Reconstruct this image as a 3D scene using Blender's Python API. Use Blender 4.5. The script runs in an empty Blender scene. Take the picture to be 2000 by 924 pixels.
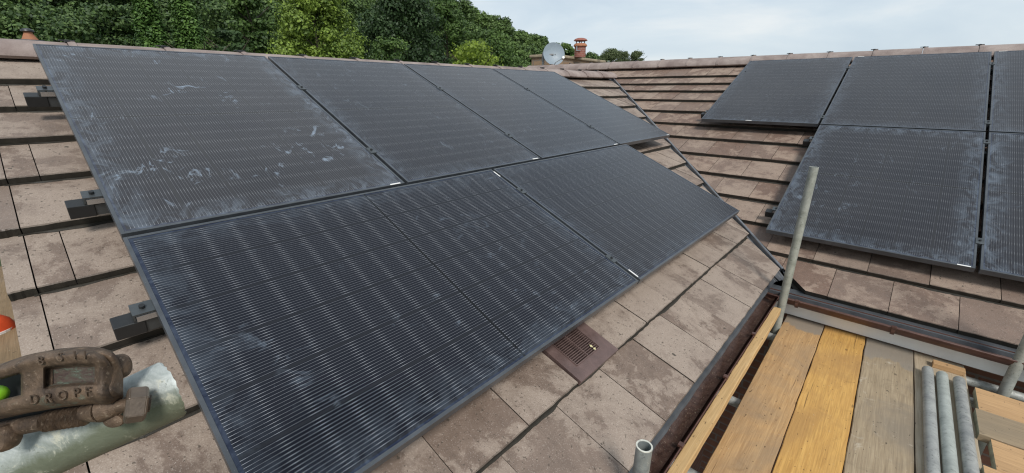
import bpy, bmesh, math, random
import numpy as np
from mathutils import Vector, Matrix
random.seed(7); rng = np.random.default_rng(7)
R_ = math.radians
# ------------------------------------------------------------------ camera, world, sun, exposure
scene = bpy.context.scene
CAM = Vector((0.43639, -3.37727, 1.2330))
cam_d = bpy.data.cameras.new("camera"); cam = bpy.data.objects.new("camera", cam_d)
scene.collection.objects.link(cam); scene.camera = cam
cam.location = CAM; cam.rotation_euler = (1.2369487, -0.0016590, 0.7316369)
cam_d.sensor_width = 36.0; cam_d.lens = 824.1456/2000*36; cam_d.clip_start = 0.02; cam_d.clip_end = 3000
world = bpy.data.worlds.new("World"); scene.world = world; world.use_nodes = True
nt = world.node_tree; nt.nodes.clear()
SUN_EL, SUN_AZ = 46.0, 122.0           # azimuth measured from +Y towards +X
def wn(t, **k):
    n = nt.nodes.new(t)
    for a, b in k.items(): setattr(n, a, b)
    return n
def wramp(fac, pts):
    r = wn('ShaderNodeValToRGB'); e = r.color_ramp.elements
    while len(e) < len(pts): e.new(.5)
    for el, (p, c) in zip(e, pts): el.position = p; el.color = (*c, 1)
    nt.links.new(fac, r.inputs[0]); return r
out = wn('ShaderNodeOutputWorld'); bg = wn('ShaderNodeBackground'); bg.inputs[1].default_value = 0.121
sky = wn('ShaderNodeTexSky', sky_type='NISHITA', sun_disc=False)
sky.sun_elevation = R_(SUN_EL); sky.sun_rotation = R_(SUN_AZ); sky.dust_density = 2.0
tc = wn('ShaderNodeTexCoord'); mp = wn('ShaderNodeMapping'); mp.inputs['Scale'].default_value = (1.3, 1.3, 5.0)
mp.inputs['Rotation'].default_value = (0.05, 0.1, 0.9)
nz = wn('ShaderNodeTexNoise'); nz.inputs['Scale'].default_value = 1.7; nz.inputs['Detail'].default_value = 6; nz.inputs['Roughness'].default_value = .55
nz.inputs['Distortion'].default_value = .5
nt.links.new(tc.outputs['Generated'], mp.inputs[0]); nt.links.new(mp.outputs[0], nz.inputs[0])
cl = wramp(nz.outputs[0], [(.30, (4.5, 5.35, 6.1)), (.5, (5.45, 6.15, 6.65)), (.68, (6.8, 7.05, 7.1))])
mx = wn('ShaderNodeMix', data_type='RGBA'); mx.inputs[0].default_value = .9
nt.links.new(sky.outputs[0], mx.inputs[6]); nt.links.new(cl.outputs[0], mx.inputs[7])
sz = wn('ShaderNodeSeparateXYZ'); nt.links.new(tc.outputs['Generated'], sz.inputs[0])
zr = wramp(sz.outputs[2], [(0.0, (1.0, .985, .97)), (.16, (.93, .94, .95)), (.45, (.84, .85, .87)), (1.0, (.66, .68, .71))])
mz = wn('ShaderNodeMix', data_type='RGBA', blend_type='MULTIPLY'); mz.inputs[0].default_value = 1.0
nt.links.new(mx.outputs[2], mz.inputs[6]); nt.links.new(zr.outputs[0], mz.inputs[7])
nt.links.new(mz.outputs[2], bg.inputs[0]); nt.links.new(bg.outputs[0], out.inputs[0])
sd = bpy.data.lights.new("sun", 'SUN'); sd.energy = 2.7; sd.angle = R_(16); sd.color = (1, .97, .92)
sun = bpy.data.objects.new("sun", sd); scene.collection.objects.link(sun)
sdir = Vector((math.sin(R_(SUN_AZ))*math.cos(R_(SUN_EL)), math.cos(R_(SUN_AZ))*math.cos(R_(SUN_EL)), math.sin(R_(SUN_EL))))
sun.rotation_euler = sdir.to_track_quat('Z', 'Y').to_euler()
scene.view_settings.view_transform = 'Standard'; scene.view_settings.look = 'None'
scene.view_settings.exposure = 0.18; scene.view_settings.gamma = 1.0
scene.render.engine = 'CYCLES'; scene.cycles.filter_width = 1.2; scene.cycles.max_bounces = 6; scene.cycles.transparent_max_bounces = 8

# ------------------------------------------------------------------ helpers
COL = scene.collection
RC = cam.rotation_euler.to_matrix(); FPX = 824.1456
RI, UP, FW = RC @ Vector((1,0,0)), RC @ Vector((0,1,0)), RC @ Vector((0,0,-1))
def ray(px, py): return FW + RI*((px-1000)/FPX) - UP*((py-462)/FPX)
def at(px, py, d): return CAM + ray(px, py)*d
def athor(px, py, dist):                      # point on a pixel's ray at a horizontal distance
    r = ray(px, py); return CAM + r*(dist/math.hypot(r.x, r.y))
def mesh_obj(name, verts, faces, mat=None, parent=None, smooth=False, tint=None, uv=None):
    me = bpy.data.meshes.new(name); me.from_pydata([tuple(v) for v in verts], [], [tuple(f) for f in faces]); me.update()
    if smooth: me.shade_smooth()
    o = bpy.data.objects.new(name, me); COL.objects.link(o)
    for m in (mat if isinstance(mat, (list, tuple)) else [mat]):
        if m: me.materials.append(m)
    if parent: o.parent = parent
    if tint is not None:
        a = me.color_attributes.new('tint', 'FLOAT_COLOR', 'CORNER')
        cols = np.repeat(np.array(tint, dtype=np.float32), [len(f) for f in faces], axis=0)
        a.data.foreach_set('color', cols.ravel())
    return o
class MB:
    def __init__(s): s.v = []; s.f = []; s.t = []
    def add(s, vs, fs, t=(.5,.5,.5,1)):
        b = len(s.v); s.v += [Vector(v) for v in vs]; s.f += [tuple(i+b for i in f) for f in fs]
        s.t += [t]*len(fs)
    def box(s, lo, hi, M=None, t=(.5,.5,.5,1), bev=0.0):
        bm = bmesh.new(); bmesh.ops.create_cube(bm, size=1)
        c = [(a+b)/2 for a, b in zip(lo, hi)]; d = [b-a for a, b in zip(lo, hi)]
        for v in bm.verts: v.co = Vector((c[i]+v.co[i]*d[i] for i in range(3)))
        if bev: bmesh.ops.bevel(bm, geom=list(bm.edges)+list(bm.verts), offset=bev, segments=2, profile=.5, affect='EDGES')
        s.bm(bm, M, t)
    def bm(s, bm, M=None, t=(.5,.5,.5,1)):
        bm.verts.index_update()
        s.add([(M @ v.co) if M else v.co.copy() for v in bm.verts], [[v.index for v in f.verts] for f in bm.faces], t); bm.free()
    def tube(s, a, b, r, n=20, r2=None, inner=None, cap=True, t=(.5,.5,.5,1)):
        a, b = Vector(a), Vector(b); q = (b-a).to_track_quat('Z', 'Y'); L = (b-a).length; r2 = r if r2 is None else r2
        ring = lambda rr, z: [a + q @ Vector((rr*math.cos(2*math.pi*i/n), rr*math.sin(2*math.pi*i/n), z)) for i in range(n)]
        k = lambda o: [(i, (i+1) % n, (i+1) % n + n, i+n) for i in range(n)]
        if inner:
            rings = [ring(r, 0), ring(r2, L), ring(inner, L), ring(inner, 0)]
            vs = sum(rings, []); fs = []
            for j in range(4):
                A, B = j*n, ((j+1) % 4)*n
                fs += [(A+i, A+(i+1) % n, B+(i+1) % n, B+i) for i in range(n)]
            s.add(vs, fs, t)
        else:
            vs = ring(r, 0)+ring(r2, L); fs = k(0)
            if cap: fs += [tuple(range(n-1, -1, -1)), tuple(range(n, 2*n))]
            s.add(vs, fs, t)
    def path(s, pts, r, n=10):
        for p, q in zip(pts[:-1], pts[1:]): s.tube(p, q, r, n)
    def build(s, name, mat, parent=None, smooth=False, tint=False, loc=None):
        o = mesh_obj(name, s.v, s.f, mat, parent, smooth, s.t if tint else None)
        if smooth: smooth_angle(o)
        return o
def smooth_angle(o, ang=38):
    me = o.data
    bm = bmesh.new(); bm.from_mesh(me)
    for f in bm.faces: f.smooth = True
    for e in bm.edges:
        e.smooth = not (len(e.link_faces) == 2 and e.calc_face_angle(0) > R_(ang))
    bm.to_mesh(me); bm.free()
def tag(o, label, cat, group=None, kind=None):
    o['label'] = label; o['category'] = cat
    if group: o['group'] = group
    if kind: o['kind'] = kind
    return o
def empty(name, loc=(0,0,0), rot=None):
    o = bpy.data.objects.new(name, None); COL.objects.link(o); o.empty_display_size = .1
    o.location = loc
    if rot is not None: o.rotation_euler = rot
    return o
def copy_tree(o, parent=None):
    c = o.copy(); COL.objects.link(c); c.parent = parent
    for ch in list(o.children): copy_tree(ch, c)
    return c

# ------------------------------------------------------------------ materials
class Mat:
    def __init__(s, name, rough=.6, metal=0.0, color=(.5,.5,.5), spec=.5):
        s.m = bpy.data.materials.new(name); s.m.use_nodes = True; s.t = s.m.node_tree
        s.b = s.t.nodes['Principled BSDF']; s.out = s.t.nodes['Material Output']
        s.b.inputs['Roughness'].default_value = rough; s.b.inputs['Metallic'].default_value = metal
        s.b.inputs['Base Color'].default_value = (*color, 1); s.b.inputs['Specular IOR Level'].default_value = spec
    def n(s, t, **k):
        n = s.t.nodes.new(t)
        for a, b in k.items(): setattr(n, a, b)
        return n
    def l(s, a, b): s.t.links.new(a, b)
    def coord(s, scale=(1,1,1), kind='Object', rot=(0,0,0), src=None):
        m = s.n('ShaderNodeMapping'); m.inputs['Scale'].default_value = scale; m.inputs['Rotation'].default_value = rot
        if src is None:
            c = s.n('ShaderNodeTexCoord'); src = c.outputs[kind]
        s.l(src, m.inputs[0]); return m.outputs[0]
    def noise(s, vec, scale, detail=4, rough=.55, dist=0):
        n = s.n('ShaderNodeTexNoise'); n.inputs['Scale'].default_value = scale; n.inputs['Detail'].default_value = detail
        n.inputs['Roughness'].default_value = rough; n.inputs['Distortion'].default_value = dist
        if vec: s.l(vec, n.inputs['Vector'])
        return n.outputs[0]
    def ramp(s, fac, pts, interp='LINEAR'):
        r = s.n('ShaderNodeValToRGB'); r.color_ramp.interpolation = interp; e = r.color_ramp.elements
        while len(e) < len(pts): e.new(.5)
        for el, (p, c) in zip(e, pts):
            el.position = p; el.color = (*(c if isinstance(c, tuple) else (c, c, c)), 1)
        s.l(fac, r.inputs[0]); return r.outputs[0]
    def mix(s, fac, a, b, mode='MIX'):
        m = s.n('ShaderNodeMix', data_type='RGBA', blend_type=mode)
        for i, x in ((0, fac), (6, a), (7, b)):
            if isinstance(x, (int, float)): m.inputs[i].default_value = x if i == 0 else (x, x, x, 1)
            elif isinstance(x, tuple): m.inputs[i].default_value = (*x, 1)
            else: s.l(x, m.inputs[i])
        return m.outputs[2]
    def math(s, op, a, b=0.0, c=None, clamp=False):
        m = s.n('ShaderNodeMath', operation=op, use_clamp=clamp)
        for i, x in enumerate((a, b, c)):
            if x is None: continue
            if isinstance(x, (int, float)): m.inputs[i].default_value = x
            else: s.l(x, m.inputs[i])
        return m.outputs[0]
    def bump(s, h, strength=.3, dist=.01):
        b = s.n('ShaderNodeBump'); b.inputs['Strength'].default_value = strength; b.inputs['Distance'].default_value = dist
        s.l(h, b.inputs['Height']); s.l(b.outputs[0], s.b.inputs['Normal'])
    def col(s, c): s.l(c, s.b.inputs['Base Color'])
    def rough(s, c): s.l(c, s.b.inputs['Roughness'])

def tile_mat(name, cov=0.0, base=(.215,.156,.121), pale=(.362,.293,.238), dark=(.128,.090,.068)):
    M = Mat(name, .75)
    c = M.coord()
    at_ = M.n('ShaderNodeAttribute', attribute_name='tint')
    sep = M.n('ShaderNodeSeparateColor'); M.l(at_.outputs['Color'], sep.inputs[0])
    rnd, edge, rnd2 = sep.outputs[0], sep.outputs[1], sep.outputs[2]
    # shift the noise per tile so the stains stop at the joints
    off = M.n('ShaderNodeVectorMath', operation='MULTIPLY_ADD'); comb = M.n('ShaderNodeCombineXYZ')
    M.l(rnd, comb.inputs[0]); M.l(rnd2, comb.inputs[1]); M.l(comb.outputs[0], off.inputs[0]); off.inputs[1].default_value = (7, 9, 0)
    tcn = M.n('ShaderNodeTexCoord'); M.l(tcn.outputs['Object'], off.inputs[2]); v = off.outputs[0]
    big = M.noise(v, 3.4, 10, .68, .5); mid = M.noise(v, 13, 9, .72, .3); fine = M.noise(c, 240, 3, .7)
    speck = M.noise(c, 75, 3, .6)
    s1 = M.math('ADD', M.math('MULTIPLY', big, .75), M.math('MULTIPLY', mid, .35))
    s1 = M.math('ADD', s1, M.math('MULTIPLY', M.math('SUBTRACT', rnd, .5), .12))
    patch = M.ramp(s1, [(.505+cov, 0.0), (.535+cov, .5), (.62+cov, .9)])
    pm = M.math('MULTIPLY', patch, M.ramp(fine, [(.35, .55), (.6, 1.0)]))
    colr = M.mix(M.ramp(mid, [(.3, 0.0), (.7, 1.0)]), dark, base)
    colr = M.mix(pm, colr, pale)
    colr = M.mix(M.math('MULTIPLY', M.ramp(rnd2, [(0, 0.0), (1, 1.0)]), .35), colr, (.25,.20,.165))
    colr = M.mix(M.math('MULTIPLY', M.ramp(fine, [(.58, 0.0), (.68, 1.0)]), .6), colr, (.45,.385,.34))
    colr = M.mix(M.ramp(speck, [(.63, 0.0), (.67, .75)]), colr, (.07,.055,.04))
    hole = M.noise(v, 26, 2, .5); colr = M.mix(M.ramp(hole, [(.74, 0.0), (.76, .85)]), colr, (.04,.035,.025))
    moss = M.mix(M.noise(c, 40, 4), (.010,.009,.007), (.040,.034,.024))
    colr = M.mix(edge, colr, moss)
    M.col(colr)
    M.rough(M.ramp(s1, [(.35, .42), (.6, .82)]))
    h = M.math('ADD', M.math('MULTIPLY', fine, .5), M.math('MULTIPLY', mid, 1.0))
    h = M.math('SUBTRACT', h, M.ramp(speck, [(.64, 0.0), (.72, .6)])); M.bump(h, .45, .004)
    return M.m
def ridge_mat():
    M = Mat('ridge_concrete', .8); c = M.coord()
    a = M.noise(c, 5, 6, .6, .3); f = M.noise(c, 180, 3, .7)
    oi = M.n('ShaderNodeObjectInfo')
    k = M.mix(M.ramp(a, [(.35, 0.0), (.65, 1.0)]), (.19,.145,.13), (.34,.28,.25))
    k = M.mix(M.math('MULTIPLY', oi.outputs['Random'], .4), k, (.25,.19,.17))
    k = M.mix(M.ramp(f, [(.6, 0.0), (.7, .6)]), k, (.10,.085,.07)); M.col(k); M.bump(f, .4, .003); return M.m
def plain(name, color, rough=.5, metal=0.0, var=.25, scale=12, bump=.15, spec=.5):
    M = Mat(name, rough, metal, spec=spec); c = M.coord(); a = M.noise(c, scale, 5, .6)
    d = tuple(x*(1-var) for x in color); e = tuple(min(1, x*(1+var)) for x in color)
    M.col(M.mix(M.ramp(a, [(.3, 0.0), (.7, 1.0)]), d, e)); M.rough(M.ramp(a, [(.3, max(.05, rough-.1)), (.7, min(1, rough+.1))]))
    if bump: M.bump(M.noise(c, scale*8, 3), bump, .002)
    return M.m
def galv(name, base=(.27,.28,.265), pale=(.52,.53,.50), dark=(.12,.122,.112), green=0.0, rough=.55):
    M = Mat(name, rough, .35); c = M.coord(); oi = M.n('ShaderNodeObjectInfo')
    add = M.n('ShaderNodeVectorMath', operation='ADD'); M.l(c, add.inputs[0]); M.l(oi.outputs['Location'], add.inputs[1]); c = add.outputs[0]
    a = M.noise(c, 14, 6, .65, .6); b = M.noise(c, 60, 5, .7); d = M.noise(c, 3, 3)
    k = M.mix(M.ramp(a, [(.35, 0.0), (.65, 1.0)]), base, pale)
    k = M.mix(M.ramp(b, [(.55, 0.0), (.68, .7)]), k, dark)
    k = M.mix(M.ramp(b, [(.28, .7), (.36, 0.0)]), k, (.62,.62,.58))
    if green: k = M.mix(M.math('MULTIPLY', M.ramp(d, [(.4, 0.0), (.65, 1.0)]), green), k, (.17,.21,.12))
    M.col(k); M.bump(b, .25, .002); M.rough(M.ramp(b, [(.3, .4), (.7, .75)])); return M.m
def wood(name, c1, c2, stain=(.25,.22,.18), st=0.3, axis=1, knots=True, pale_=0.0, wetend=None, seed=0.0):
    M = Mat(name, .7); sc = [22, 22, 22]; sc[axis] = 1.1
    tc_ = M.n('ShaderNodeTexCoord'); ad = M.n('ShaderNodeVectorMath', operation='ADD'); M.l(tc_.outputs['Object'], ad.inputs[0]); ad.inputs[1].default_value = (seed, seed*1.7, seed*.3)
    o = ad.outputs[0]
    g = M.noise(M.coord(tuple(sc), src=o), 3.2, 7, .62, 1.6)
    sc2 = [160, 160, 160]; sc2[axis] = 4
    g2 = M.noise(M.coord(tuple(sc2), src=o), 1.4, 4, .6)
    b = M.noise(o, 2.3, 5, .6, .5); s2 = M.noise(o, 7, 6, .7, .8)
    k = M.mix(M.ramp(g, [(.3, 0.0), (.7, 1.0)]), c1, c2)
    k = M.mix(M.ramp(g2, [(.45, .0), (.75, .45)]), k, tuple(x*.45 for x in c1))
    k = M.mix(M.math('MULTIPLY', M.ramp(b, [(.42, 0.0), (.60, 1.0)]), st), k, stain)
    k = M.mix(M.ramp(s2, [(.60, 0.0), (.72, .35)]), k, tuple(x*.4 for x in c1))
    if pale_: k = M.mix(M.math('MULTIPLY', M.ramp(s2, [(.30, 1.0), (.42, 0.0)]), pale_), k, (.62,.56,.46))
    sc3 = [16, 16, 16]; sc3[axis] = 6
    if knots:
        kn = M.noise(M.coord(tuple(sc3), src=o), 2.2, 2, .4)
        k = M.mix(M.ramp(kn, [(.725, 0.0), (.76, .7)]), k, tuple(x*.3 for x in c1))
        nick = M.noise(M.coord((60, 28, 60), src=o), 1.3, 2, .5)
        k = M.mix(M.ramp(nick, [(.70, 0.0), (.725, .8)]), k, tuple(x*.22 for x in c1))
    spl = M.noise(o, 85, 3, .6); k = M.mix(M.ramp(spl, [(.70, 0.0), (.74, .45)]), k, (.55,.50,.42))
    crk = M.noise(M.coord(tuple(70 if q_ != axis else 1.3 for q_ in range(3)), src=o), 1.0, 3, .5); k = M.mix(M.ramp(crk, [(.70, 0.0), (.73, .75)]), k, tuple(x*.25 for x in c1))
    if wetend:                                # weathered grey end of the board, ragged limit along its length
        sp = M.n('ShaderNodeSeparateXYZ'); M.l(tc_.outputs['Object'], sp.inputs[0])
        e = M.math('ADD', sp.outputs[1], M.math('MULTIPLY', M.noise(M.coord((6, 2, 1), src=o), 1.6, 5, .6), .35))
        m_ = M.ramp(M.math('SUBTRACT', e, wetend), [(0.0, 0.0), (.03, 1.0)])
        k = M.mix(M.math('MULTIPLY', m_, .85), k, (.24,.205,.165))
    M.col(k); M.bump(M.math('ADD', g, M.math('MULTIPLY', g2, .6)), .5, .002)
    M.rough(M.ramp(b, [(.35, .55), (.65, .85)])); return M.m
def leaf_mat(name, dark, light, trans=.25):
    M = Mat(name, .55, spec=.35)
    a = M.n('ShaderNodeAttribute', attribute_name='tint'); sp = M.n('ShaderNodeSeparateColor'); M.l(a.outputs['Color'], sp.inputs[0])
    v = M.math('ADD', M.math('MULTIPLY', sp.outputs[0], .55), M.math('MULTIPLY', sp.outputs[1], .45))
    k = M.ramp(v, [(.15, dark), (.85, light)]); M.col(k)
    tr = M.n('ShaderNodeBsdfTranslucent'); M.l(k, tr.inputs[0]); ms = M.n('ShaderNodeMixShader'); ms.inputs[0].default_value = trans
    M.l(M.b.outputs[0], ms.inputs[1]); M.l(tr.outputs[0], ms.inputs[2]); M.l(ms.outputs[0], M.out.inputs[0]); return M.m

def glass_mat():
    # laminated cells under glass: x = short side (0..1.134), y = long side (0..1.762)
    M = Mat('solar_glass', .2, spec=.31); tcn = M.n('ShaderNodeTexCoord'); sp = M.n('ShaderNodeSeparateXYZ'); M.l(tcn.outputs['Object'], sp.inputs[0])
    x, y = sp.outputs[0], sp.outputs[1]
    x0, pw = .021, (1.134-.042)/6; y0, ph = .024, (1.762-.048-.014)/18
    fx = M.math('FRACT', M.math('DIVIDE', M.math('SUBTRACT', x, x0), pw))          # within a cell column
    wire = M.math('ABSOLUTE', M.math('SUBTRACT', M.math('FRACT', M.math('MULTIPLY', M.math('ADD', M.math('MULTIPLY', M.math('SUBTRACT', fx, .5), 1.045), .5), 16.0)), .5))
    wm = M.ramp(wire, [(.0, 1.0), (.026, 1.0), (.046, 0.0)])
    edge = M.math('ABSOLUTE', M.math('SUBTRACT', fx, .5))
    colgap = M.math('GREATER_THAN', edge, .472)
    # two halves either side of the centre line
    yc = M.math('ABSOLUTE', M.math('SUBTRACT', y, .881))
    half = M.math('SUBTRACT', yc, .007)
    fy = M.math('FRACT', M.math('DIVIDE', half, ph))
    eb = M.math('ABSOLUTE', M.math('SUBTRACT', fy, .5))          # .5 at the cell ends
    rowgap = M.math('GREATER_THAN', eb, .488)
    centre = M.math('LESS_THAN', yc, .005)
    inside = M.math('MULTIPLY', M.math('LESS_THAN', yc, .881-.022), M.math('MULTIPLY', M.math('GREATER_THAN', x, .019), M.math('LESS_THAN', x, 1.115)))
    bright = M.ramp(eb, [(.28, .40), (.45, .92), (.5, 1.0)])  # wires paler towards the cell ends, their shine put into the colour
    nzv = M.noise(M.coord((90, 30, 1), src=tcn.outputs['Object']), 1.0, 3, .7)
    bright = M.math('MULTIPLY', bright, M.ramp(nzv, [(.3, .8), (.7, 1.15)]))
    wm = M.math('MULTIPLY', M.math('MULTIPLY', wm, M.math('SUBTRACT', 1.0, M.math('MULTIPLY', colgap, .9))), M.math('MULTIPLY', inside, M.math('SUBTRACT', 1.0, centre)))
    cell = M.mix(M.math('MAXIMUM', colgap, rowgap), (.0060,.0070,.0125), (.013,.014,.018))
    cell = M.mix(inside, (.012,.017,.036), cell)
    cell = M.mix(centre, cell, (.004,.004,.005))
    oi = M.n('ShaderNodeObjectInfo'); sc = M.n('ShaderNodeSeparateColor'); M.l(oi.outputs['Color'], sc.inputs[0])
    wm = M.math('MULTIPLY', wm, sc.outputs[1])  # glint painted per panel, stronger where the wires run across the view
    k = M.mix(M.math('MULTIPLY', wm, bright, clamp=True), cell, (.60,.62,.66))
    # dirt: chalky handling marks, fine dust, splashes; obj.color = (dirt amount, painted wire glint, edge dust, dust with painted sky sheen)
    cb = M.n('ShaderNodeCombineXYZ'); M.l(M.math('MULTIPLY', oi.outputs['Random'], 37.0), cb.inputs[0]); M.l(M.math('MULTIPLY', oi.outputs['Random'], 11.0), cb.inputs[1])
    ad = M.n('ShaderNodeVectorMath', operation='ADD'); M.l(tcn.outputs['Object'], ad.inputs[0]); M.l(cb.outputs[0], ad.inputs[1]); P = ad.outputs[0]
    n1 = M.noise(P, 2.6, 3, .6, .4); n2 = M.noise(M.coord((1, .55, 1), src=P), 13, 7, .72, 1.2); n3 = M.noise(P, 210, 2, .6); n4 = M.noise(P, 48, 3, .6)
    sm = M.math('MULTIPLY', M.ramp(n1, [(.50, 0.0), (.62, 1.0)]), M.ramp(n2, [(.56, 0.0), (.68, 1.0)]))
    sm = M.math('MULTIPLY', M.math('MULTIPLY', sm, sc.outputs[0]), .95, clamp=True)
    sm2 = M.math('MULTIPLY', M.ramp(n2, [(.66, 0.0), (.70, .9)]), M.math('MULTIPLY', M.math('MULTIPLY', sc.outputs[0], .55), M.ramp(n4, [(.4, 0.0), (.55, 1.0)])))
    ed = M.math('MINIMUM', M.math('MINIMUM', x, M.math('SUBTRACT', 1.134, x)), M.math('MINIMUM', y, M.math('SUBTRACT', 1.762, y)))
    edm = M.math('MULTIPLY', M.math('MULTIPLY', M.ramp(ed, [(.02, 1.0), (.14, 0.0)]), M.ramp(n2, [(.42, 0.0), (.62, 1.0)])), sc.outputs[2])
    sp_ = M.math('MULTIPLY', M.ramp(n3, [(.78, 0.0), (.82, .6)]), M.ramp(n1, [(.35, .2), (.6, 1.0)]))
    dirt = M.math('MAXIMUM', M.math('MAXIMUM', sm, sm2), M.math('MAXIMUM', M.math('MULTIPLY', edm, .35), sp_), clamp=True)
    k = M.mix(M.math('MULTIPLY', dirt, .62), k, (.38,.48,.60))
    dust_sheen = M.math('MULTIPLY', oi.outputs['Alpha'], M.ramp(M.noise(P, 1.6, 3, .5), [(.3, .75), (.7, 1.25)]), clamp=True); k = M.mix(dust_sheen, k, (.46,.435,.41)); M.col(k)  # pale dust veil, also sky sheen put into the colour, set per panel
    M.rough(M.math('ADD', M.math('ADD', .20, M.math('MULTIPLY', M.noise(P, 3, 2), .06)), M.math('MULTIPLY', dirt, .4)))
    return M.m

TILE_A = tile_mat('roof_tile_left'); TILE_B = tile_mat('roof_tile_right', cov=.035, base=(.195,.123,.090), pale=(.350,.262,.200), dark=(.120,.074,.053))
RIDGE = ridge_mat()
GLASS = glass_mat()
def frame_mat():
    M = Mat('black_anodised', .33, .0, spec=.8); c = M.coord(); a = M.noise(c, 9, 5, .6); b = M.noise(c, 220, 2)
    k = M.mix(M.ramp(a, [(.4, 0.0), (.7, 1.0)]), (.042,.047,.053), (.070,.078,.088)); k = M.mix(M.ramp(b, [(.7, 0.0), (.76, .5)]), k, (.3,.3,.3))
    M.col(k); return M.m
FRAME = frame_mat()
BLACK = plain('black_plastic', (.018,.019,.020), .42, bump=.05)
DARKMETAL = plain('dark_metal_clamp', (.10,.11,.115), .42, .6)
STEEL = plain('bright_steel', (.55,.56,.57), .3, .9, .15)
WHITE = plain('white_plastic', (.72,.71,.68), .5, var=.06, bump=0)
FELT = plain('eaves_felt', (.060,.065,.072), .6)
BROWN = plain('brown_pvc', (.085,.040,.030), .38, var=.25, scale=20)
VENTM = plain('vent_plastic', (.125,.082,.074), .40, var=.25, scale=16)
UNDER = plain('underlay', (.02,.02,.02), .9)
LEADGREY = plain('valley_grey', (.19,.20,.215), .35, .3, .25)

# ------------------------------------------------------------------ setting: ground and hillside
def hill(x, y):
    d = -x - 16.0
    r = 0 if d <= 0 else 17*(1-math.exp(-d/55.0))
    fall = 1/(1+math.exp((y - 0.0*x - 95)/28.0))
    return -5.2 + r*fall + .5*math.sin(x*.11)*math.sin(y*.07)*min(1, max(0, (math.hypot(x, y)-12)/20))
def build_ground():
    xs = np.concatenate([-np.geomspace(1200, 12, 60), np.linspace(-10, 10, 8), np.geomspace(12, 1200, 30)])
    ys = np.concatenate([-np.geomspace(1200, 12, 30), np.linspace(-10, 10, 8), np.geomspace(12, 1200, 60)])
    V = [(x, y, hill(x, y)) for y in ys for x in xs]; n = len(xs)
    F = [(j*n+i, j*n+i+1, (j+1)*n+i+1, (j+1)*n+i) for j in range(len(ys)-1) for i in range(n-1)]
    M = Mat('grass_ground', .9); c = M.coord(); a = M.noise(c, .12, 5, .6); b = M.noise(c, 2.5, 5, .7)
    k = M.mix(M.ramp(a, [(.4, 0.0), (.6, 1.0)]), (.028,.042,.014), (.055,.085,.025)); k = M.mix(M.ramp(b, [(.4, 0.0), (.7, .7)]), k, (.03,.03,.018)); M.col(k)
    o = mesh_obj('ground', V, F, M.m, smooth=True); o['kind'] = 'structure'
    P = MB(); P.box((-9, -9, -5.6), (9, 11, -5.05)); q = P.build('paved_yard', plain('concrete_paving', (.16,.155,.145), .85, scale=3)); q['kind'] = 'structure'
build_ground()

# ------------------------------------------------------------------ house
PA, PB = 0.402533, 0.408830; ZB, YB = -0.0678736, -0.0760075
cA, sA, cB, sB = math.cos(PA), math.sin(PA), math.cos(PB), math.sin(PB)
XR, YR = -3.44, 3.86                       # ridge lines in plan
def FA(u, v, h=0): return Vector((-v*cA + h*sA, u, v*sA + h*cA))
def FB(u, v, h=0): return Vector((u, YB + v*cB - h*sB, ZB + v*sB + h*cB))
def FA2(u, v, h=0): p = FA(u, v, h); return Vector((2*XR - p.x, p.y, p.z))
def FB2(u, v, h=0): p = FB(u, v, h); return Vector((p.x, 2*YR - p.y, p.z))
tA, tB = math.tan(PA), math.tan(PB)
def valley_y(x): return YB + (-x*tA - ZB)/tB           # where plane B meets plane A
def valley_uA(v): return valley_y(-v*cA)
def valley_xB(v): z = ZB + v*sB; return -z/tA
house = tag(empty('house', (-2, 0, -5.05)), 'brown tiled L-shaped house roof carrying the black solar panels', 'house')
def under_house(o): o.parent = house; o.matrix_parent_inverse = Matrix.Translation((2, 0, 5.05)); return o
T_TH, T_ST = .035, .035
def clip(poly, a, b, c):                   # keep a*u+b*v <= c
    out_ = []
    for i in range(len(poly)):
        p, q = poly[i], poly[(i+1) % len(poly)]
        dp, dq = a*p[0]+b*p[1]-c, a*q[0]+b*q[1]-c
        if dp <= 0: out_.append(p)
        if dp*dq < 0:
            t = dp/(dp-dq); out_.append((p[0]+(q[0]-p[0])*t, p[1]+(q[1]-p[1])*t))
    return out_
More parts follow.
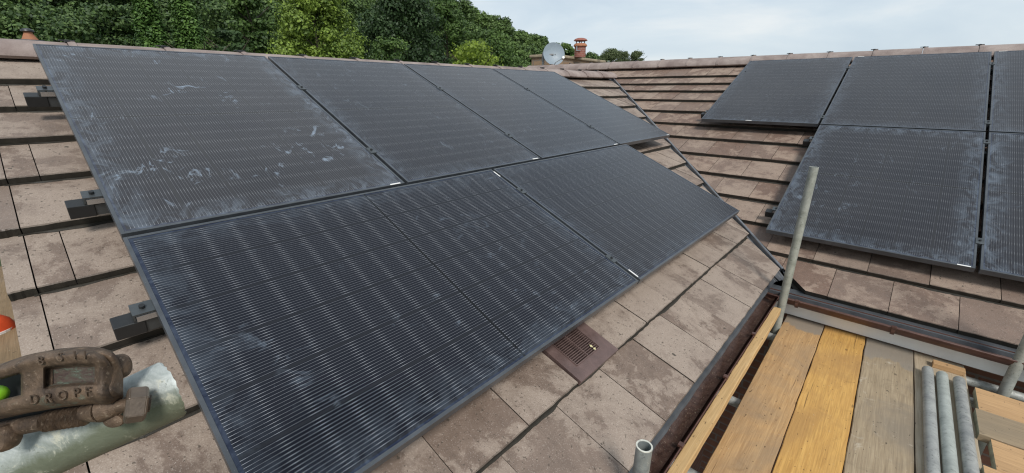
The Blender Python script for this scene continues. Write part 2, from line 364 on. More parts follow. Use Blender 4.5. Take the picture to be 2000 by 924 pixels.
def tile(mb, F, poly, v0, g, rect, jit=True):
    if len(poly) < 3: return
    area = abs(sum(poly[i][0]*poly[(i+1)%len(poly)][1]-poly[(i+1)%len(poly)][0]*poly[i][1] for i in range(len(poly))))/2
    if area < 1e-4: return
    dh = random.uniform(-.0018, .0018); rz = random.uniform(-.004, .004); ry = random.uniform(-.006, .006)
    u0 = sum(p[0] for p in poly)/len(poly)
    H = lambda u, v: -T_ST*(v-v0)/g + dh + (u-u0)*ry
    r1, r2 = random.random(), random.random()
    if rect:
        (ua, va), (ub, vb) = poly[0], poly[2]; n = 9
        fr = [(ua+(ub-ua)*i/n, v0 + (u0-(ua+(ub-ua)*i/n))*rz + random.gauss(0, .0009)) for i in range(n+1)]
        top = [F(u, v+.004, H(u, v)+.0) for u, v in fr]; mid = [F(u, v, H(u, v)-.0035+random.gauss(0, .0005)) for u, v in fr]
        bot = [F(u, v+.001, H(u, v)-T_TH) for u, v in fr]
        back = [F(ub, vb, H(ub, vb)), F(ua, vb, H(ua, vb))]; bb = [F(ub, vb, H(ub, vb)-T_TH), F(ua, vb, H(ua, vb)-T_TH)]
        vs = top+mid+bot+back+bb; m = n+1; ib = 3*m
        mb.add(vs, [tuple(range(m))+(ib, ib+1)], (r1, 0, r2, 1))
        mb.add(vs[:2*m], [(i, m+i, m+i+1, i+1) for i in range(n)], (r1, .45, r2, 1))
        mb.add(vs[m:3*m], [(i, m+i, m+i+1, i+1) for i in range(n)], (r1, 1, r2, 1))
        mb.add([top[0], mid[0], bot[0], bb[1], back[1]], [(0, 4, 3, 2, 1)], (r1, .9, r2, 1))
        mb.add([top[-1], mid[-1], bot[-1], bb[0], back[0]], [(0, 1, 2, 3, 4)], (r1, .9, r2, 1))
    else:
        n = len(poly); t_ = [F(u, v, H(u, v)) for u, v in poly]; b_ = [F(u, v, H(u, v)-T_TH) for u, v in poly]
        mb.add(t_, [tuple(range(n))], (r1, 0, r2, 1))
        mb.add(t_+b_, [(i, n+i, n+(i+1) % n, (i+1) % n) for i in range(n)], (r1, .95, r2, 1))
def course(mb, F, k, v0, g, umin, umax, w, offs, clips, holes=(), verge=None):
    lap = .045; v1 = v0+g+lap; off = offs[k % 2]
    u = off + math.floor((umin-off)/w)*w
    while u < umax:
        a, b = max(u, umin), min(u+w, umax); u += w
        if b-a < .012: continue
        if any(k == hk and abs((a+b)/2-hu) < .1 for hk, hu in holes): continue
        base = [(a+.0016, v0), (b-.0016, v0), (b-.0016, v1), (a+.0016, v1)]
        for cs in clips:
            p = base
            for c in cs: p = clip(p, *c)
            tile(mb, F, p, v0, g, p == base)
def rows(fronts, last):
    fs = list(fronts)+[last]; return [(k, fs[k], fs[k+1]-fs[k]) for k in range(len(fronts))]
FR_A = [0, .328, .65, .972, 1.30, 1.63, 1.965, 2.31, 2.64, 2.96, 3.28]
FR_B = [0, .330, .65, .98, 1.31, 1.66, 2.0, 2.32, 2.65, 2.98, 3.28, 3.535, 3.80]
GU = -3.545                                # gable end of the left slope
# valley as a half plane in slope coordinates, 2.2 cm back from the line
kA = (valley_uA(3)-valley_uA(0))/3
clA = (1, -kA, valley_uA(0)-.030)
kB = (valley_xB(3)-valley_xB(0))/3
clBr = (-1, kB, -(valley_xB(0)+.030))
kBl = -kB; clBl = (1, -kBl, 2*XR-valley_xB(0)-.03)
VB_TOP = (-XR*tA - ZB)/sB
roofA, roofB, roofA2, roofB2 = MB(), MB(), MB(), MB()
for k, v0, g in rows(FR_A, 3.60):
    # narrow cloaked verge strip first, then the field tiles
    course(roofA, FA, k, v0, g, GU+.062, 5.5, .310, (-1.978, -1.534), [[clA]], holes=[(1, -1.99)])
    tile(roofA, FA, [(GU, v0-.004), (GU+.060, v0-.004), (GU+.060, v0+g+.04), (GU, v0+g+.04)], v0, g, True)
    course(roofA2, FA2, k, v0, g, GU, 5.5, .310, (-1.978, -1.534), [[clA]])
for k, v0, g in rows(FR_B, 4.22):
    cl_ = [[]] if v0 > VB_TOP else [[clBr], [clBl]]
    course(roofB, FB, k, v0, g, -6.0, 4.2, .3115, (.001, .165), cl_)
    course(roofB2, FB2, k, v0, g, -6.0, 4.2, .3115, (.001, .165), [[]])
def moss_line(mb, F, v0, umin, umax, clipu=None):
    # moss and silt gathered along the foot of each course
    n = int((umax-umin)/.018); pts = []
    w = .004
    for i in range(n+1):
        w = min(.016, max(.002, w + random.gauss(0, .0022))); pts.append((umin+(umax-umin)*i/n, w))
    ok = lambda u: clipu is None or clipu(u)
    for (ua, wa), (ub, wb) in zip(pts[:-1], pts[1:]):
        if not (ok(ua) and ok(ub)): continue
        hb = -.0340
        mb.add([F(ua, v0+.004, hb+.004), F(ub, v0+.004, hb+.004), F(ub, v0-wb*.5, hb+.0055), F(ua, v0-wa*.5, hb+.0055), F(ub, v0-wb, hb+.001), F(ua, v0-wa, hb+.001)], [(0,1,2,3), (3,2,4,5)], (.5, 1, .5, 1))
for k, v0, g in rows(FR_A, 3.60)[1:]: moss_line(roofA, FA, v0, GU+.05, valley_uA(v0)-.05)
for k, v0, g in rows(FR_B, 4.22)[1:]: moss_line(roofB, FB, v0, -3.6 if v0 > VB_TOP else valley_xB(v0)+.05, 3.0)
def under(F, quad, h=-.058): return [F(u, v, h) for u, v in quad]
for mb, F, q in ((roofA, FA, [(GU+.02, .01), (valley_uA(.01), .01), (valley_uA(3.73), 3.73), (GU+.02, 3.73)]),
                 (roofA2, FA2, [(GU+.02, .01), (valley_uA(.01), .01), (valley_uA(3.73), 3.73), (GU+.02, 3.73)])):
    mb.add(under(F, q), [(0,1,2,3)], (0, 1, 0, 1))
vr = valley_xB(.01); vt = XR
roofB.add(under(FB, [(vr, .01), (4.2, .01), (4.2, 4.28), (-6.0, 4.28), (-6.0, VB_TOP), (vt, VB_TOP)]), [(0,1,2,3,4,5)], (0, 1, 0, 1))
roofB.add(under(FB, [(2*XR-vr, .01), (vt, VB_TOP), (-6.0, VB_TOP), (-6.0-3.0, .01)]), [(0,1,2,3)], (0, 1, 0, 1)) if False else None
roofB2.add(under(FB2, [(-6, .01), (4.2, .01), (4.2, 4.28), (-6.0, 4.28)]), [(0,1,2,3)], (0, 1, 0, 1))
oA = under_house(roofA.build('roof_slope', TILE_A, tint=True)); oA['label'] = 'left roof slope of brown flat tiles running under the panels down to the gutter'
oB = under_house(roofB.build('roof_slope', TILE_B, tint=True)); oB['label'] = 'right roof slope of redder brown flat tiles beyond the valley'
under_house(roofA2.build('roof_slope', TILE_A, tint=True)); under_house(roofB2.build('roof_slope', TILE_B, tint=True))

def ridge_tile(p0, p1, side, drop=.095, half=.15):
    """one curved ridge tile from p0 to p1 (top line), side = horizontal unit vector across"""
    mb = MB(); p0, p1, side = Vector(p0), Vector(p1), Vector(side); d = (p1-p0).normalized(); n = 12
    L = (p1-p0).length; secs = [(0, .004), (.012, .007), (.035, .007), (.04, 0.0), (L*.5, 0), (L-.004, -.002)]
    ring = []
    for s, lift in secs:
        rr = []
        for i in range(n+1):
            a = math.pi*(i/n - .5); w = math.sin(a)*half; z = -drop*(1-math.cos(a))**.8
            rr.append(p0 + d*s + side*w*(1+lift*3) + Vector((0, 0, z+lift)))
        for i in range(n, -1, -1):
            a = math.pi*(i/n - .5); w = math.sin(a)*(half-.015); z = -drop*(1-math.cos(a))**.8 - .014
            rr.append(p0 + d*s + side*w + Vector((0, 0, z)))
        ring.append(rr)
    m = len(ring[0]); vs = sum(ring, []); fs = []
    for j in range(len(secs)-1): fs += [(j*m+i, j*m+(i+1) % m, (j+1)*m+(i+1) % m, (j+1)*m+i) for i in range(m)]
    for j in (0, len(secs)-1):
        b = j*m; q = [(b+i, b+i+1, b+m-2-i, b+m-1-i) for i in range(n)]
        fs += q if j else [tuple(reversed(f)) for f in q]
    mb.add(vs, fs); return mb
def ridge_clip(p, d, side):
    mb = MB(); M = Matrix.Translation(p) @ Matrix((( d[0], side[0], 0, 0), (d[1], side[1], 0, 0), (0, 0, 1, 0), (0, 0, 0, 1)))
    mb.box((-.036, -.010, .003), (.036, .010, .010), M, bev=.002)
    mb.box((-.012, -.035, -.006), (.012, .02, .010), M, bev=.002)
    mb.tube(M @ Vector((0, 0, .006)), M @ Vector((0, 0, .013)), .006, 8)
    return mb
ZRA, ZRB = 1.502, 1.708
ya = -3.565; n = 0; j = -3.565
marks = [-3.565] + [-3.097+.4655*i for i in range(15)]
for a, b in zip(marks[:-1], marks[1:]):
    b2 = min(b, 3.70)
    if b2-a < .05: continue
    z = ZRA + .0065*max(0, a+1) + random.uniform(-.002, .002)
    t = under_house(ridge_tile((XR, a, z), (XR, b2+.0, z+random.uniform(-.002, .003)), (1, 0, 0)).build('ridge_tile', RIDGE, smooth=True)); t.parent = oA; t.matrix_parent_inverse = Matrix()
    if a > -3.3:
        c = ridge_clip(Vector((XR, a+.002, z+.002)), (0, 1), (-1, 0)).build('ridge_clip', BLACK); c.parent = oA
        c = ridge_clip(Vector((XR+.075, a+.002, z-.018)), (0, 1), (-1, 0)).build('ridge_clip', BLACK) if False else None
for i in range(21):
    a = -5.46 + .4525*i; b = a+.4525
    if i == 0: a = -6.0+.02+.4
    z = ZRB + random.uniform(-.003, .003)
    t = ridge_tile((a, YR, z), (b, YR, z), (0, 1, 0), .115, .165).build('ridge_tile', RIDGE, smooth=True); t.parent = oB
    c = ridge_clip(Vector((a+.002, YR, z+.002)), (1, 0), (0, 1)).build('ridge_clip', BLACK); c.parent = oB
def fixroot(o):      # oA and oB keep world placement of sub-parts
    pass
# oA/oB carry the inverse of the house offset, so their own world matrix is identity

# valley trim: raised grey rib between the two slopes, with a dark trough either side
def valley():
    pts = [Vector((x, valley_y(x), -x*tA)) for x in np.linspace(.015, -3.40, 12)]
    d = (pts[-1]-pts[0]).normalized(); side = d.cross(Vector((0,0,1))).normalized(); nrm = side.cross(d).normalized()
    prof = [(-.05, -.045), (-.040, -.03), (-.012, -.03), (-.009, .008), (-.004, .013), (.004, .013), (.009, .008), (.012, -.03), (.040, -.03), (.05, -.045)]
    vs = []; fs = []
    for p in pts: vs += [p + side*a + Vector((0,0,1))*b for a, b in prof]
    m = len(prof)
    for j in range(len(pts)-1): fs += [(j*m+i, j*m+i+1, (j+1)*m+i+1, (j+1)*m+i) for i in range(m-1)]
    b = (len(pts)-1)*m
    mb = MB(); mb.add(vs, fs + [(3,4,5,6)]); o = mb.build('valley_trim', LEADGREY, smooth=True); o.parent = oA
    o['label'] = 'grey valley trim rib between the two tiled slopes'
valley()
# torn black felt at the valley foot
fm = MB()
for i in range(9):
    x = -.10 + i*.013; y = -.10 + i*.012 + random.uniform(-.01, .01)
    a = Vector((x-.05, y+.02, -.02)); b = Vector((x+.03, y-.01, -.075+random.uniform(-.015, .02))); c = Vector((x+.045, y+.03, -.06)); d_ = Vector((x-.03, y+.06, .0))
    fm.add([a, b, c, d_, a+Vector((0,0,-.004)), b+Vector((0,0,-.004)), c+Vector((0,0,-.004)), d_+Vector((0,0,-.004))], [(0,1,2,3), (7,6,5,4), (0,4,5,1), (1,5,6,2), (2,6,7,3), (3,7,4,0)])
o = fm.build('torn_felt', FELT); o.parent = oA; o['label'] = 'torn black felt poking out at the foot of the valley'

# tile vent in the left slope
def vent():
    u0, u1, v0 = -2.147, -1.840, .322; g = .328
    mb = MB()
    H = lambda v: .004 - .022*(v-v0)/g
    gx0, gx1, gy0, gy1 = u0+.055, u1-.072, v0+.062, v0+.27
    def slab(a, b, c, d, top=0.0, th=.024):
        q = [(a, c), (b, c), (b, d), (a, d)]
        mb.add([FA(u, v, H(v)+top) for u, v in q]+[FA(u, v, H(v)+top-th) for u, v in q], [(0,1,2,3), (7,6,5,4), (0,4,5,1), (1,5,6,2), (2,6,7,3), (3,7,4,0)])
    slab(u0+.002, gx0, v0, v0+.36); slab(gx1, u1-.002, v0, v0+.36); slab(gx0, gx1, v0, gy0); slab(gx0, gx1, gy1, v0+.36)
    mb.add([FA(gx0, gy0, -.035), FA(gx1, gy0, -.035), FA(gx1, gy1, -.05), FA(gx0, gy1, -.05)], [(0,1,2,3)])
    o = mb.build('tile_vent', VENTM); o.parent = oA; o['label'] = 'dark brown plastic roof vent tile set below the lower panels'
    mb = MB()
    def bar(a, b, c, d, t0, t1):
        q = [(a, c), (b, c), (b, d), (a, d)]
        mb.add([FA(u, v, H(v)+t1) for u, v in q]+[FA(u, v, H(v)+t0) for u, v in q], [(0,1,2,3), (7,6,5,4), (0,4,5,1), (1,5,6,2), (2,6,7,3), (3,7,4,0)])
    bar(gx0, gx1, gy0-.004, gy0+.001, -.02, .005); bar(gx0-.003, gx0+.001, gy0-.002, gy1, -.02, .0045); bar(gx1-.001, gx1+.003, gy0-.002, gy1, -.02, .0045)
    um = (gx0+gx1)/2; bar(um-.002, um+.002, gy0+.002, gy1, -.018, .003)
    for i in range(20):
        v = gy0+.008+i*(gy1-gy0)/20; bar(gx0+.002, um-.003, v, v+.0035, -.016, .001); bar(um+.003, gx1-.002, v, v+.0035, -.016, .001)
    g_ = mb.build('vent_grille', VENTM); g_.parent = oA
vent()
LEAFY = plain('dry_leaf', (.55,.5,.28), .7)
lm = MB(); c = FA(-1.955, .405, .009)
lm.add([c+Vector((.009,0,0)), c+Vector((0,.006,.003)), c+Vector((-.012,.003,.004)), c+Vector((-.002,-.006,.002))], [(0,1,2,3)])
lm.add([c+Vector((.026,-.006,-.002)), c+Vector((.020,.002,.003)), c+Vector((.012,-.003,.001)), c+Vector((.018,-.010,0))], [(0,1,2,3)])
tag(lm.build('dry_leaf', LEAFY), 'tiny pale dry leaf lying on the brown vent grille', 'leaf')

# gutters, eaves tray, fascia, walls
def gutter(p0, p1, side, r, mat=BROWN):
    p0, p1, side = Vector(p0), Vector(p1), Vector(side); mb = MB(); n = 14; vs = []
    prof = [(-r-.001, 0.004)] + [(-r*math.cos(math.pi*i/n), -r*math.sin(math.pi*i/n)) for i in range(n+1)] + [(r+.004, .005), (r+.008, .001), (r+.006, -.006)]
    inner = [(a, b) for a, b in prof]; outer = [(-(r+.003)*math.cos(math.pi*i/n), -(r+.003)*math.sin(math.pi*i/n)) for i in range(n, -1, -1)]
    loop = inner + outer; m = len(loop)
    for p in (p0, p1): vs += [p + side*a + Vector((0,0,b)) for a, b in loop]
    mb.add(vs, [(i, (i+1) % m, m+(i+1) % m, m+i) for i in range(m)]); return mb
def bracket(p, d, side, r):
    mb = MB(); n = 12; p, d, side = Vector(p), Vector(d), Vector(side); vs = []
    for s in (-.009, .009):
        for rr in (r+.004, r+.008):
            vs += [p + d*s + side*(-rr*math.cos(math.pi*(.25+i/n*.83))) + Vector((0,0,-rr*math.sin(math.pi*(.25+i/n*.75)) if i < n else .004)) for i in range(n+1)]
    m = n+1
    fs = []
    for i in range(n): fs += [(i, i+1, 2*m+i+1, 2*m+i), (m+i, 3*m+i, 3*m+i+1, m+i+1), (i, m+i, m+i+1, i+1), (2*m+i, 2*m+i+1, 3*m+i+1, 3*m+i)]
    mb.add(vs, fs); q = p+side*(r+.004)
    lo = q - side*.014 - d*.012 + Vector((0,0,-.002)); hi = q + side*.008 + d*.012 + Vector((0,0,.011))
    mb.box([min(a, b) for a, b in zip(lo, hi)], [max(a, b) for a, b in zip(lo, hi)], bev=.002); return mb
def child(o, parent=None): return under_house(o)
gA = child(gutter((.008, -3.6, -.100), (.008, -.105, -.105), (1,0,0), .052).build('gutter', BROWN, smooth=True)); gA['label'] = 'wet brown gutter along the foot of the left roof slope'
gB = child(gutter((-.05, -.158, -.104), (4.2, -.158, -.110), (0,-1,0), .052).build('gutter', BROWN, smooth=True)); gB['label'] = 'brown gutter along the foot of the right roof slope above the white fascia'
for y in (-.86, -1.38, -1.95, -2.6, -3.2):
    o = bracket((.008, y, -.1025), (0,1,0), (1,0,0), .052).build('gutter_bracket', BROWN); o.parent = gA
for x in (.17, .665, 1.25, 1.9, 2.6):
    o = bracket((x, -.158, -.106), (1,0,0), (0,-1,0), .052).build('gutter_bracket', BROWN); o.parent = gB
# silt and wet debris in gutter A
def silt():
    M = Mat('gutter_silt', .3); c = M.coord(); a = M.noise(c, 35, 5, .7); b = M.noise(c, 120, 3, .7)
    k = M.mix(M.ramp(a, [(.35, 0.0), (.65, 1.0)]), (.038,.019,.014), (.085,.048,.036)); k = M.mix(M.ramp(b, [(.64, 0.0), (.70, 1.0)]), k, (.38,.31,.22)); M.col(k); M.bump(b, .6, .004)
    n = 60; vs = []; fs = []
    for j in range(n+1):
        y = -3.58 + j*3.46/n
        for i in range(7):
            xx = -.036+.072*i/6; vs.append((.008+xx, y, -.135 + .003*math.sin(j*1.3+i) + .012*(abs(i-3)/3)**2))
    for j in range(n): fs += [(j*7+i, j*7+i+1, j*7+i+8, j*7+i+7) for i in range(6)]
    o = mesh_obj('gutter_silt', vs, fs, M.m, smooth=True); o.parent = gA
silt()
tr = MB(); prof = [(-.03, -.034), (.000, -.040), (.006, -.052), (.002, -.060)]
vs = []
ny = 70
for j in range(ny+1):
    y = -3.55+(3.45)*j/ny; w = random.uniform(-.002, .002)
    vs += [Vector((a + (w if i in (2, 3) else 0), y, b)) for i, (a, b) in enumerate(prof)]
tr.add(vs, [(j*4+i, j*4+i+1, (j+1)*4+i+1, (j+1)*4+i) for j in range(ny) for i in range(3)])
child(tr.build('eaves_tray', FELT))
tr = MB(); prof = [(-.03, -.098), (-.095, -.103), (-.113, -.112), (-.116, -.135)]
vs = [Vector((x, a, b)) for x in (-.02, 4.15) for a, b in prof]; tr.add(vs, [(i, i+1, i+5, i+4) for i in range(3)])
child(tr.build('eaves_tray', FELT))
fb = MB(); fb.box((-.05, -.099, -.262), (4.15, -.080, -.115), bev=.001); o = child(fb.build('fascia', plain('white_upvc', (.84,.83,.79), .45, var=.08, scale=6, bump=.05))); o['label'] = 'off-white fascia board under the right gutter'
fb = MB(); fb.box((-.067, -3.55, -.262), (-.048, -.101, -.06), bev=.001); child(fb.build('fascia', WHITE))
def brick_mat(name, c1, c2, mortar, sx=1.0):
    M = Mat(name, .85); tc_ = M.n('ShaderNodeTexCoord'); sp = M.n('ShaderNodeSeparateXYZ'); M.l(tc_.outputs['Object'], sp.inputs[0])
    cb = M.n('ShaderNodeCombineXYZ'); M.l(M.math('ADD', sp.outputs[0], sp.outputs[1]), cb.inputs[0]); M.l(sp.outputs[2], cb.inputs[1])
    b = M.n('ShaderNodeTexBrick'); M.l(cb.outputs[0], b.inputs[0]); b.inputs['Color1'].default_value = (*c1, 1); b.inputs['Color2'].default_value = (*c2, 1); b.inputs['Mortar'].default_value = (*mortar, 1)
    b.inputs['Scale'].default_value = 1.0; b.inputs['Brick Width'].default_value = .225*sx; b.inputs['Row Height'].default_value = .075*sx; b.inputs['Mortar Size'].default_value = .008*sx
    n = M.noise(M.coord(), 14, 5, .7); M.col(M.mix(M.ramp(n, [(.3, .5), (.7, 0.0)]), b.outputs[0], tuple(x*.4 for x in c1))); M.bump(n, .4, .01); return M.m
BRICK = brick_mat('house_brick', (.26,.12,.075), (.20,.10,.07), (.22,.20,.18))
wl = MB(); wl.box((-6.6, -3.35, -5.1), (-.30, 3.0, -.27)); wl.box((-5.7, .22, -5.1), (3.9, 7.5, -.28))
def gable(vs3, th): 
    n = len(vs3); q = [Vector(v) for v in vs3]; t = Vector(th); wl.add(q+[v+t for v in q], [tuple(range(n)), tuple(range(2*n-1, n-1, -1))]+[(i, (i+1) % n, n+(i+1) % n, n+i) for i in range(n)])
gable([(-6.6, -3.35, -.27), (-.30, -3.35, -.27), (-.30, -3.35, .04), (XR, -3.35, 1.36), (-6.6, -3.35, .02)], (0, .2, 0))
gable([(3.9, .22, -.28), (3.9, 7.5, -.28), (3.9, 7.5, 0), (3.9, YR, 1.54), (3.9, .22, .0)], (-.2, 0, 0))
gable([(-5.7, .22, -.28), (-5.7, 7.5, -.28), (-5.7, 7.5, 0), (-5.7, YR, 1.54), (-5.7, .22, .0)], (.2, 0, 0))
wl.box((-.30, -3.40, -.275), (-.068, -.06, -.262)); wl.box((-.06, -.078, -.275), (3.9, .25, -.262))
child(wl.build('wall', BRICK))

# ------------------------------------------------------------------ solar panels
PW, PH, FT = 1.134, 1.762, .035
def frame_mesh():
    mb = MB(); l = .0115
    for lo, hi in (((0, 0, -FT), (PW, l, 0)), ((0, PH-l, -FT), (PW, PH, 0)), ((0, l, -FT), (l, PH-l, 0)), ((PW-l, l, -FT), (PW, PH-l, 0))):
        mb.box(lo, hi, bev=.0008)
    mb.box((l, l, -.028), (PW-l, PH-l, -.024)); return mb
proto_panel = None
def basis(F, swap):
    """matrix of a panel lying on slope F; swap: long side along the eaves"""
    o = F(0, 0, 0); U = F(1, 0, 0)-o; V = F(0, 1, 0)-o; N = F(0, 0, 1)-o
    if swap: X, Y = V, -U
    else: X, Y = U, V
    return Matrix(((X.x, Y.x, N.x, 0), (X.y, Y.y, N.y, 0), (X.z, Y.z, N.z, 0), (0, 0, 0, 1)))
def panel(F, u, v, h, landscape, label, dirt, sticker, group):
    global proto_panel
    if proto_panel is None:
        r = empty('solar_panel'); frame_mesh().build('frame', FRAME, r)
        mb = MB(); l = .0113; mb.add([(l, l, -.002), (PW-l, l, -.002), (PW-l, PH-l, -.002), (l, PH-l, -.002)], [(0,1,2,3)])
        mb.build('glass', GLASS, r); s = MB(); s.box((-.03, -.0045, 0), (.03, .0045, .0006)); s.build('sticker', WHITE, r); proto_panel = r
    else:
        r = copy_tree(proto_panel)
    M = basis(F, landscape)
    loc = F(u + (PH if landscape else 0), v, h) + M.to_3x3() @ Vector((0, 0, 0))
    M = Matrix.Translation(loc) @ M; r.matrix_world = M
    for c in r.children:
        if c.name.startswith('glass'): c.color = dirt  # also carries the painted wire glint and sky sheen
        if c.name.startswith('sticker'):
            c.location = (sticker[0], sticker[1], .0006); c.rotation_euler = (0, 0, sticker[2])
    tag(r, label, 'solar panel', group); return r
HA, HB = .1415, .1222
UA0, VA0, XB0, VB0, G = -3.25524, .48098, -.176125, .425282, .02
gl, gr = 'solar panels on the left roof slope', 'solar panels on the right roof slope'
st_p = (PW-.055, .006, 0)
names = ['leftmost upper upright solar panel on the left slope, heavily smeared with chalky marks',
         'second upright solar panel of the left slope upper row, counted from the left',
         'third upright solar panel of the left slope upper row, counted from the left',
         'last upright solar panel of the upper row on the left slope, nearest the valley']
dd = [(1.0, .55, .8, .055), (.22, .5, .4, .03), (.18, .45, .3, .025), (.1, .4, .2, .02)]
for i in range(4): panel(FA, UA0+i*(PW+G), VA0+PW+G, HA, False, names[i], dd[i], st_p, gl)
lo_v = VA0
panel(FA, UA0, VA0, HA, True, 'big near lengthwise solar panel above the brown roof vent, its wires showing clearly', (.32, .80, .35, .002), (PW-.045, .006, 0) if False else (PW-.06, .006, 0), gl)
panel(FA, UA0+PH+G, VA0, HA, True, 'lengthwise solar panel of the left slope lower row, nearest the valley', (.10, .55, .25, .012), (.05, PH-.006, 0), gl)
panel(FB, XB0-PW-G, VB0+PH+G, HB, False, 'right slope upper row solar panel at the left end, above bare tiles', (.1, .40, .4, .045), (.5, .006, 0), gr)
panel(FB, XB0, VB0+PH+G, HB, False, 'middle solar panel of the upper row on the right slope', (.12, .40, .4, .045), (.06, PH-.006, 0), gr)
panel(FB, XB0+PW+G, VB0+PH+G, HB, False, 'upper solar panel cut off by the right edge of the photo', (.12, .45, .5, .045), (.06, PH-.006, 0), gr)
panel(FB, XB0, VB0, HB, False, 'whole lower solar panel on the right slope, behind the leaning upright tube', (.42, .50, .8, .035), (PW-.05, .006, 0), gr)
panel(FB, XB0+PW+G, VB0, HB, False, 'lower solar panel cut off by the right edge of the photo', (.35, .55, .9, .035), (PW-.05, .006, 0), gr)
# further panels continue beyond the frame edge
def rail(F, u0, u1, v, h, label, group, ends=True):
    r = empty('mounting_rail', F(u0, v, 0))
    o = F(0,0,0); U = (F(1,0,0)-o); V = (F(0,1,0)-o); N = (F(0,0,1)-o)
    M = Matrix(((U.x, V.x, N.x, 0), (U.y, V.y, N.y, 0), (U.z, V.z, N.z, 0), (0,0,0,1)))
    r.rotation_euler = M.to_euler(); t = h-FT-.002
    mb = MB(); mb.box((.012, -.020, t-.052), (u1-u0-.012, .020, t-.006)); mb.build('rail', DARKMETAL, r)
    mb = MB(); mb.box((-.002, -.025, t-.052), (.07, .025, t), bev=.003); mb.build('end_cap', BLACK, r)
    mb = MB(); mb.box((u1-u0-.05, -.027, t-.060), (u1-u0+.002, .027, t), bev=.003); mb.build('end_cap', BLACK, r)
    # roof hooks
    x = .35
    while x < u1-u0:
        mb = MB(); mb.box((x-.02, -.06, -.02), (x+.02, .02, -.012)); mb.box((x-.02, -.062, -.02), (x+.02, -.056, t-.052)); mb.box((x-.02, -.062, t-.060), (x+.02, .02, t-.053)); mb.build('roof_hook', DARKMETAL, r); x += 1.1
    if ends:      # end clamp gripping the panel edge
        mb = MB(); mb.box((.045, -.024, t+.001), (.098, .024, t+.006)); mb.box((.045, -.024, t), (.050, .024, t+.03)); mb.box((.050, -.024, t+.024), (.098, .024, t+.030)); mb.build('end_clamp', DARKMETAL, r)
        mb = MB(); mb.tube((.072, 0, t+.03), (.072, 0, t+.040), .0075, 10); mb.tube((.072, 0, t-.01), (.072, 0, t+.03), .004, 8); mb.build('clamp_bolt', BLACK, r)
        mb = MB(); mb.box((.052, -.026, t+.001), (.098, -.0235, t+.022)); mb.build('clamp_spring', STEEL, r)
    tag(r, label, 'mounting rail', group)
ur = UA0+4*PW+3*G; e = .098
rail(FA, UA0-e, ur+.03, 2.845, HA, 'black rail end box nearest the ridge, left of the smeared panel', 'left slope rails')
rail(FA, UA0-e, ur+.03, 1.915, HA, 'black rail end box beside the lower part of the smeared panel', 'left slope rails')
rail(FA, UA0-e, UA0+2*PH+G+.03, 1.275, HA, 'black rail end box beside the near lengthwise panel, above the rusty coupler', 'left slope rails')
rail(FA, UA0+.05, UA0+2*PH+G+.03, .68, HA, 'mounting rail wholly under the lower row of panels on the left slope', None, False)
rail(FB, XB0-PW-G-.075, XB0+2*PW+G+.05, 2.42, HB, 'black rail end box poking out left of the upper row on the right slope', 'right slope rails')
rail(FB, XB0-PW-G-.02, XB0+2*PW+G+.05, 3.60, HB, 'mounting rail near the ridge under the upper row on the right slope', None)
rail(FB, XB0-.075, XB0+2*PW+G+.05, 1.93, HB, 'black rail end box at the top left corner of the lower right panels', 'right slope rails')
rail(FB, XB0-.075, XB0+2*PW+G+.05, .72, HB, 'black rail end box near the bottom left corner of the lower right panels', 'right slope rails')
def mid_clamp(F, u, v, h, label, group):
    r = empty('mid_clamp', F(u, v, h)); o = F(0,0,0); U = (F(1,0,0)-o); V = (F(0,1,0)-o); N = (F(0,0,1)-o)
    r.rotation_euler = Matrix(((U.x, V.x, N.x), (U.y, V.y, N.y), (U.z, V.z, N.z))).to_euler()
    mb = MB(); mb.box((-.019, -.03, .0005), (.019, .03, .0045), bev=.001); mb.box((-.008, -.03, -.03), (.008, .03, .0005)); mb.build('clamp_plate', DARKMETAL, r)
    mb = MB(); mb.tube((0, 0, .004), (0, 0, .012), .0065, 10); mb.build('clamp_bolt', BLACK, r); tag(r, label, 'clamp', group)
j = ['first', 'second', 'third']
for i in range(3):
    u = UA0+(i+1)*(PW+G)-G/2
    mid_clamp(FA, u, 2.845, HA, 'dark clamp near the ridge on the %s seam of the left upper row' % j[i], 'panel clamps')
    mid_clamp(FA, u, 1.985, HA, 'dark clamp low on the %s seam of the left upper row' % j[i], 'panel clamps')
u = UA0+PH+G/2
mid_clamp(FA, u, 1.351, HA, 'small dark clamp near the top of the seam between the two lengthwise panels', 'panel clamps')
mid_clamp(FA, u, .665, HA, 'small dark clamp near the bottom of the seam between the two lengthwise panels', 'panel clamps')
for i, (uu, nm) in enumerate(((XB0-G/2, 'left'), (XB0+PW+G/2, 'right'))):
    mid_clamp(FB, uu, 3.64, HB, 'dark clamp near the ridge on the %s seam of the right slope' % nm, 'panel clamps')
    mid_clamp(FB, uu, 2.36, HB, 'dark clamp above the row joint on the %s seam, right slope' % nm, 'panel clamps')
mid_clamp(FB, XB0+PW+G/2, 2.02, HB, 'small dark clamp just below the row joint on the right slope', 'panel clamps')
mid_clamp(FB, XB0+PW+G/2, .702, HB, 'small dark clamp near the bottom of the seam between the lower right panels', 'panel clamps')

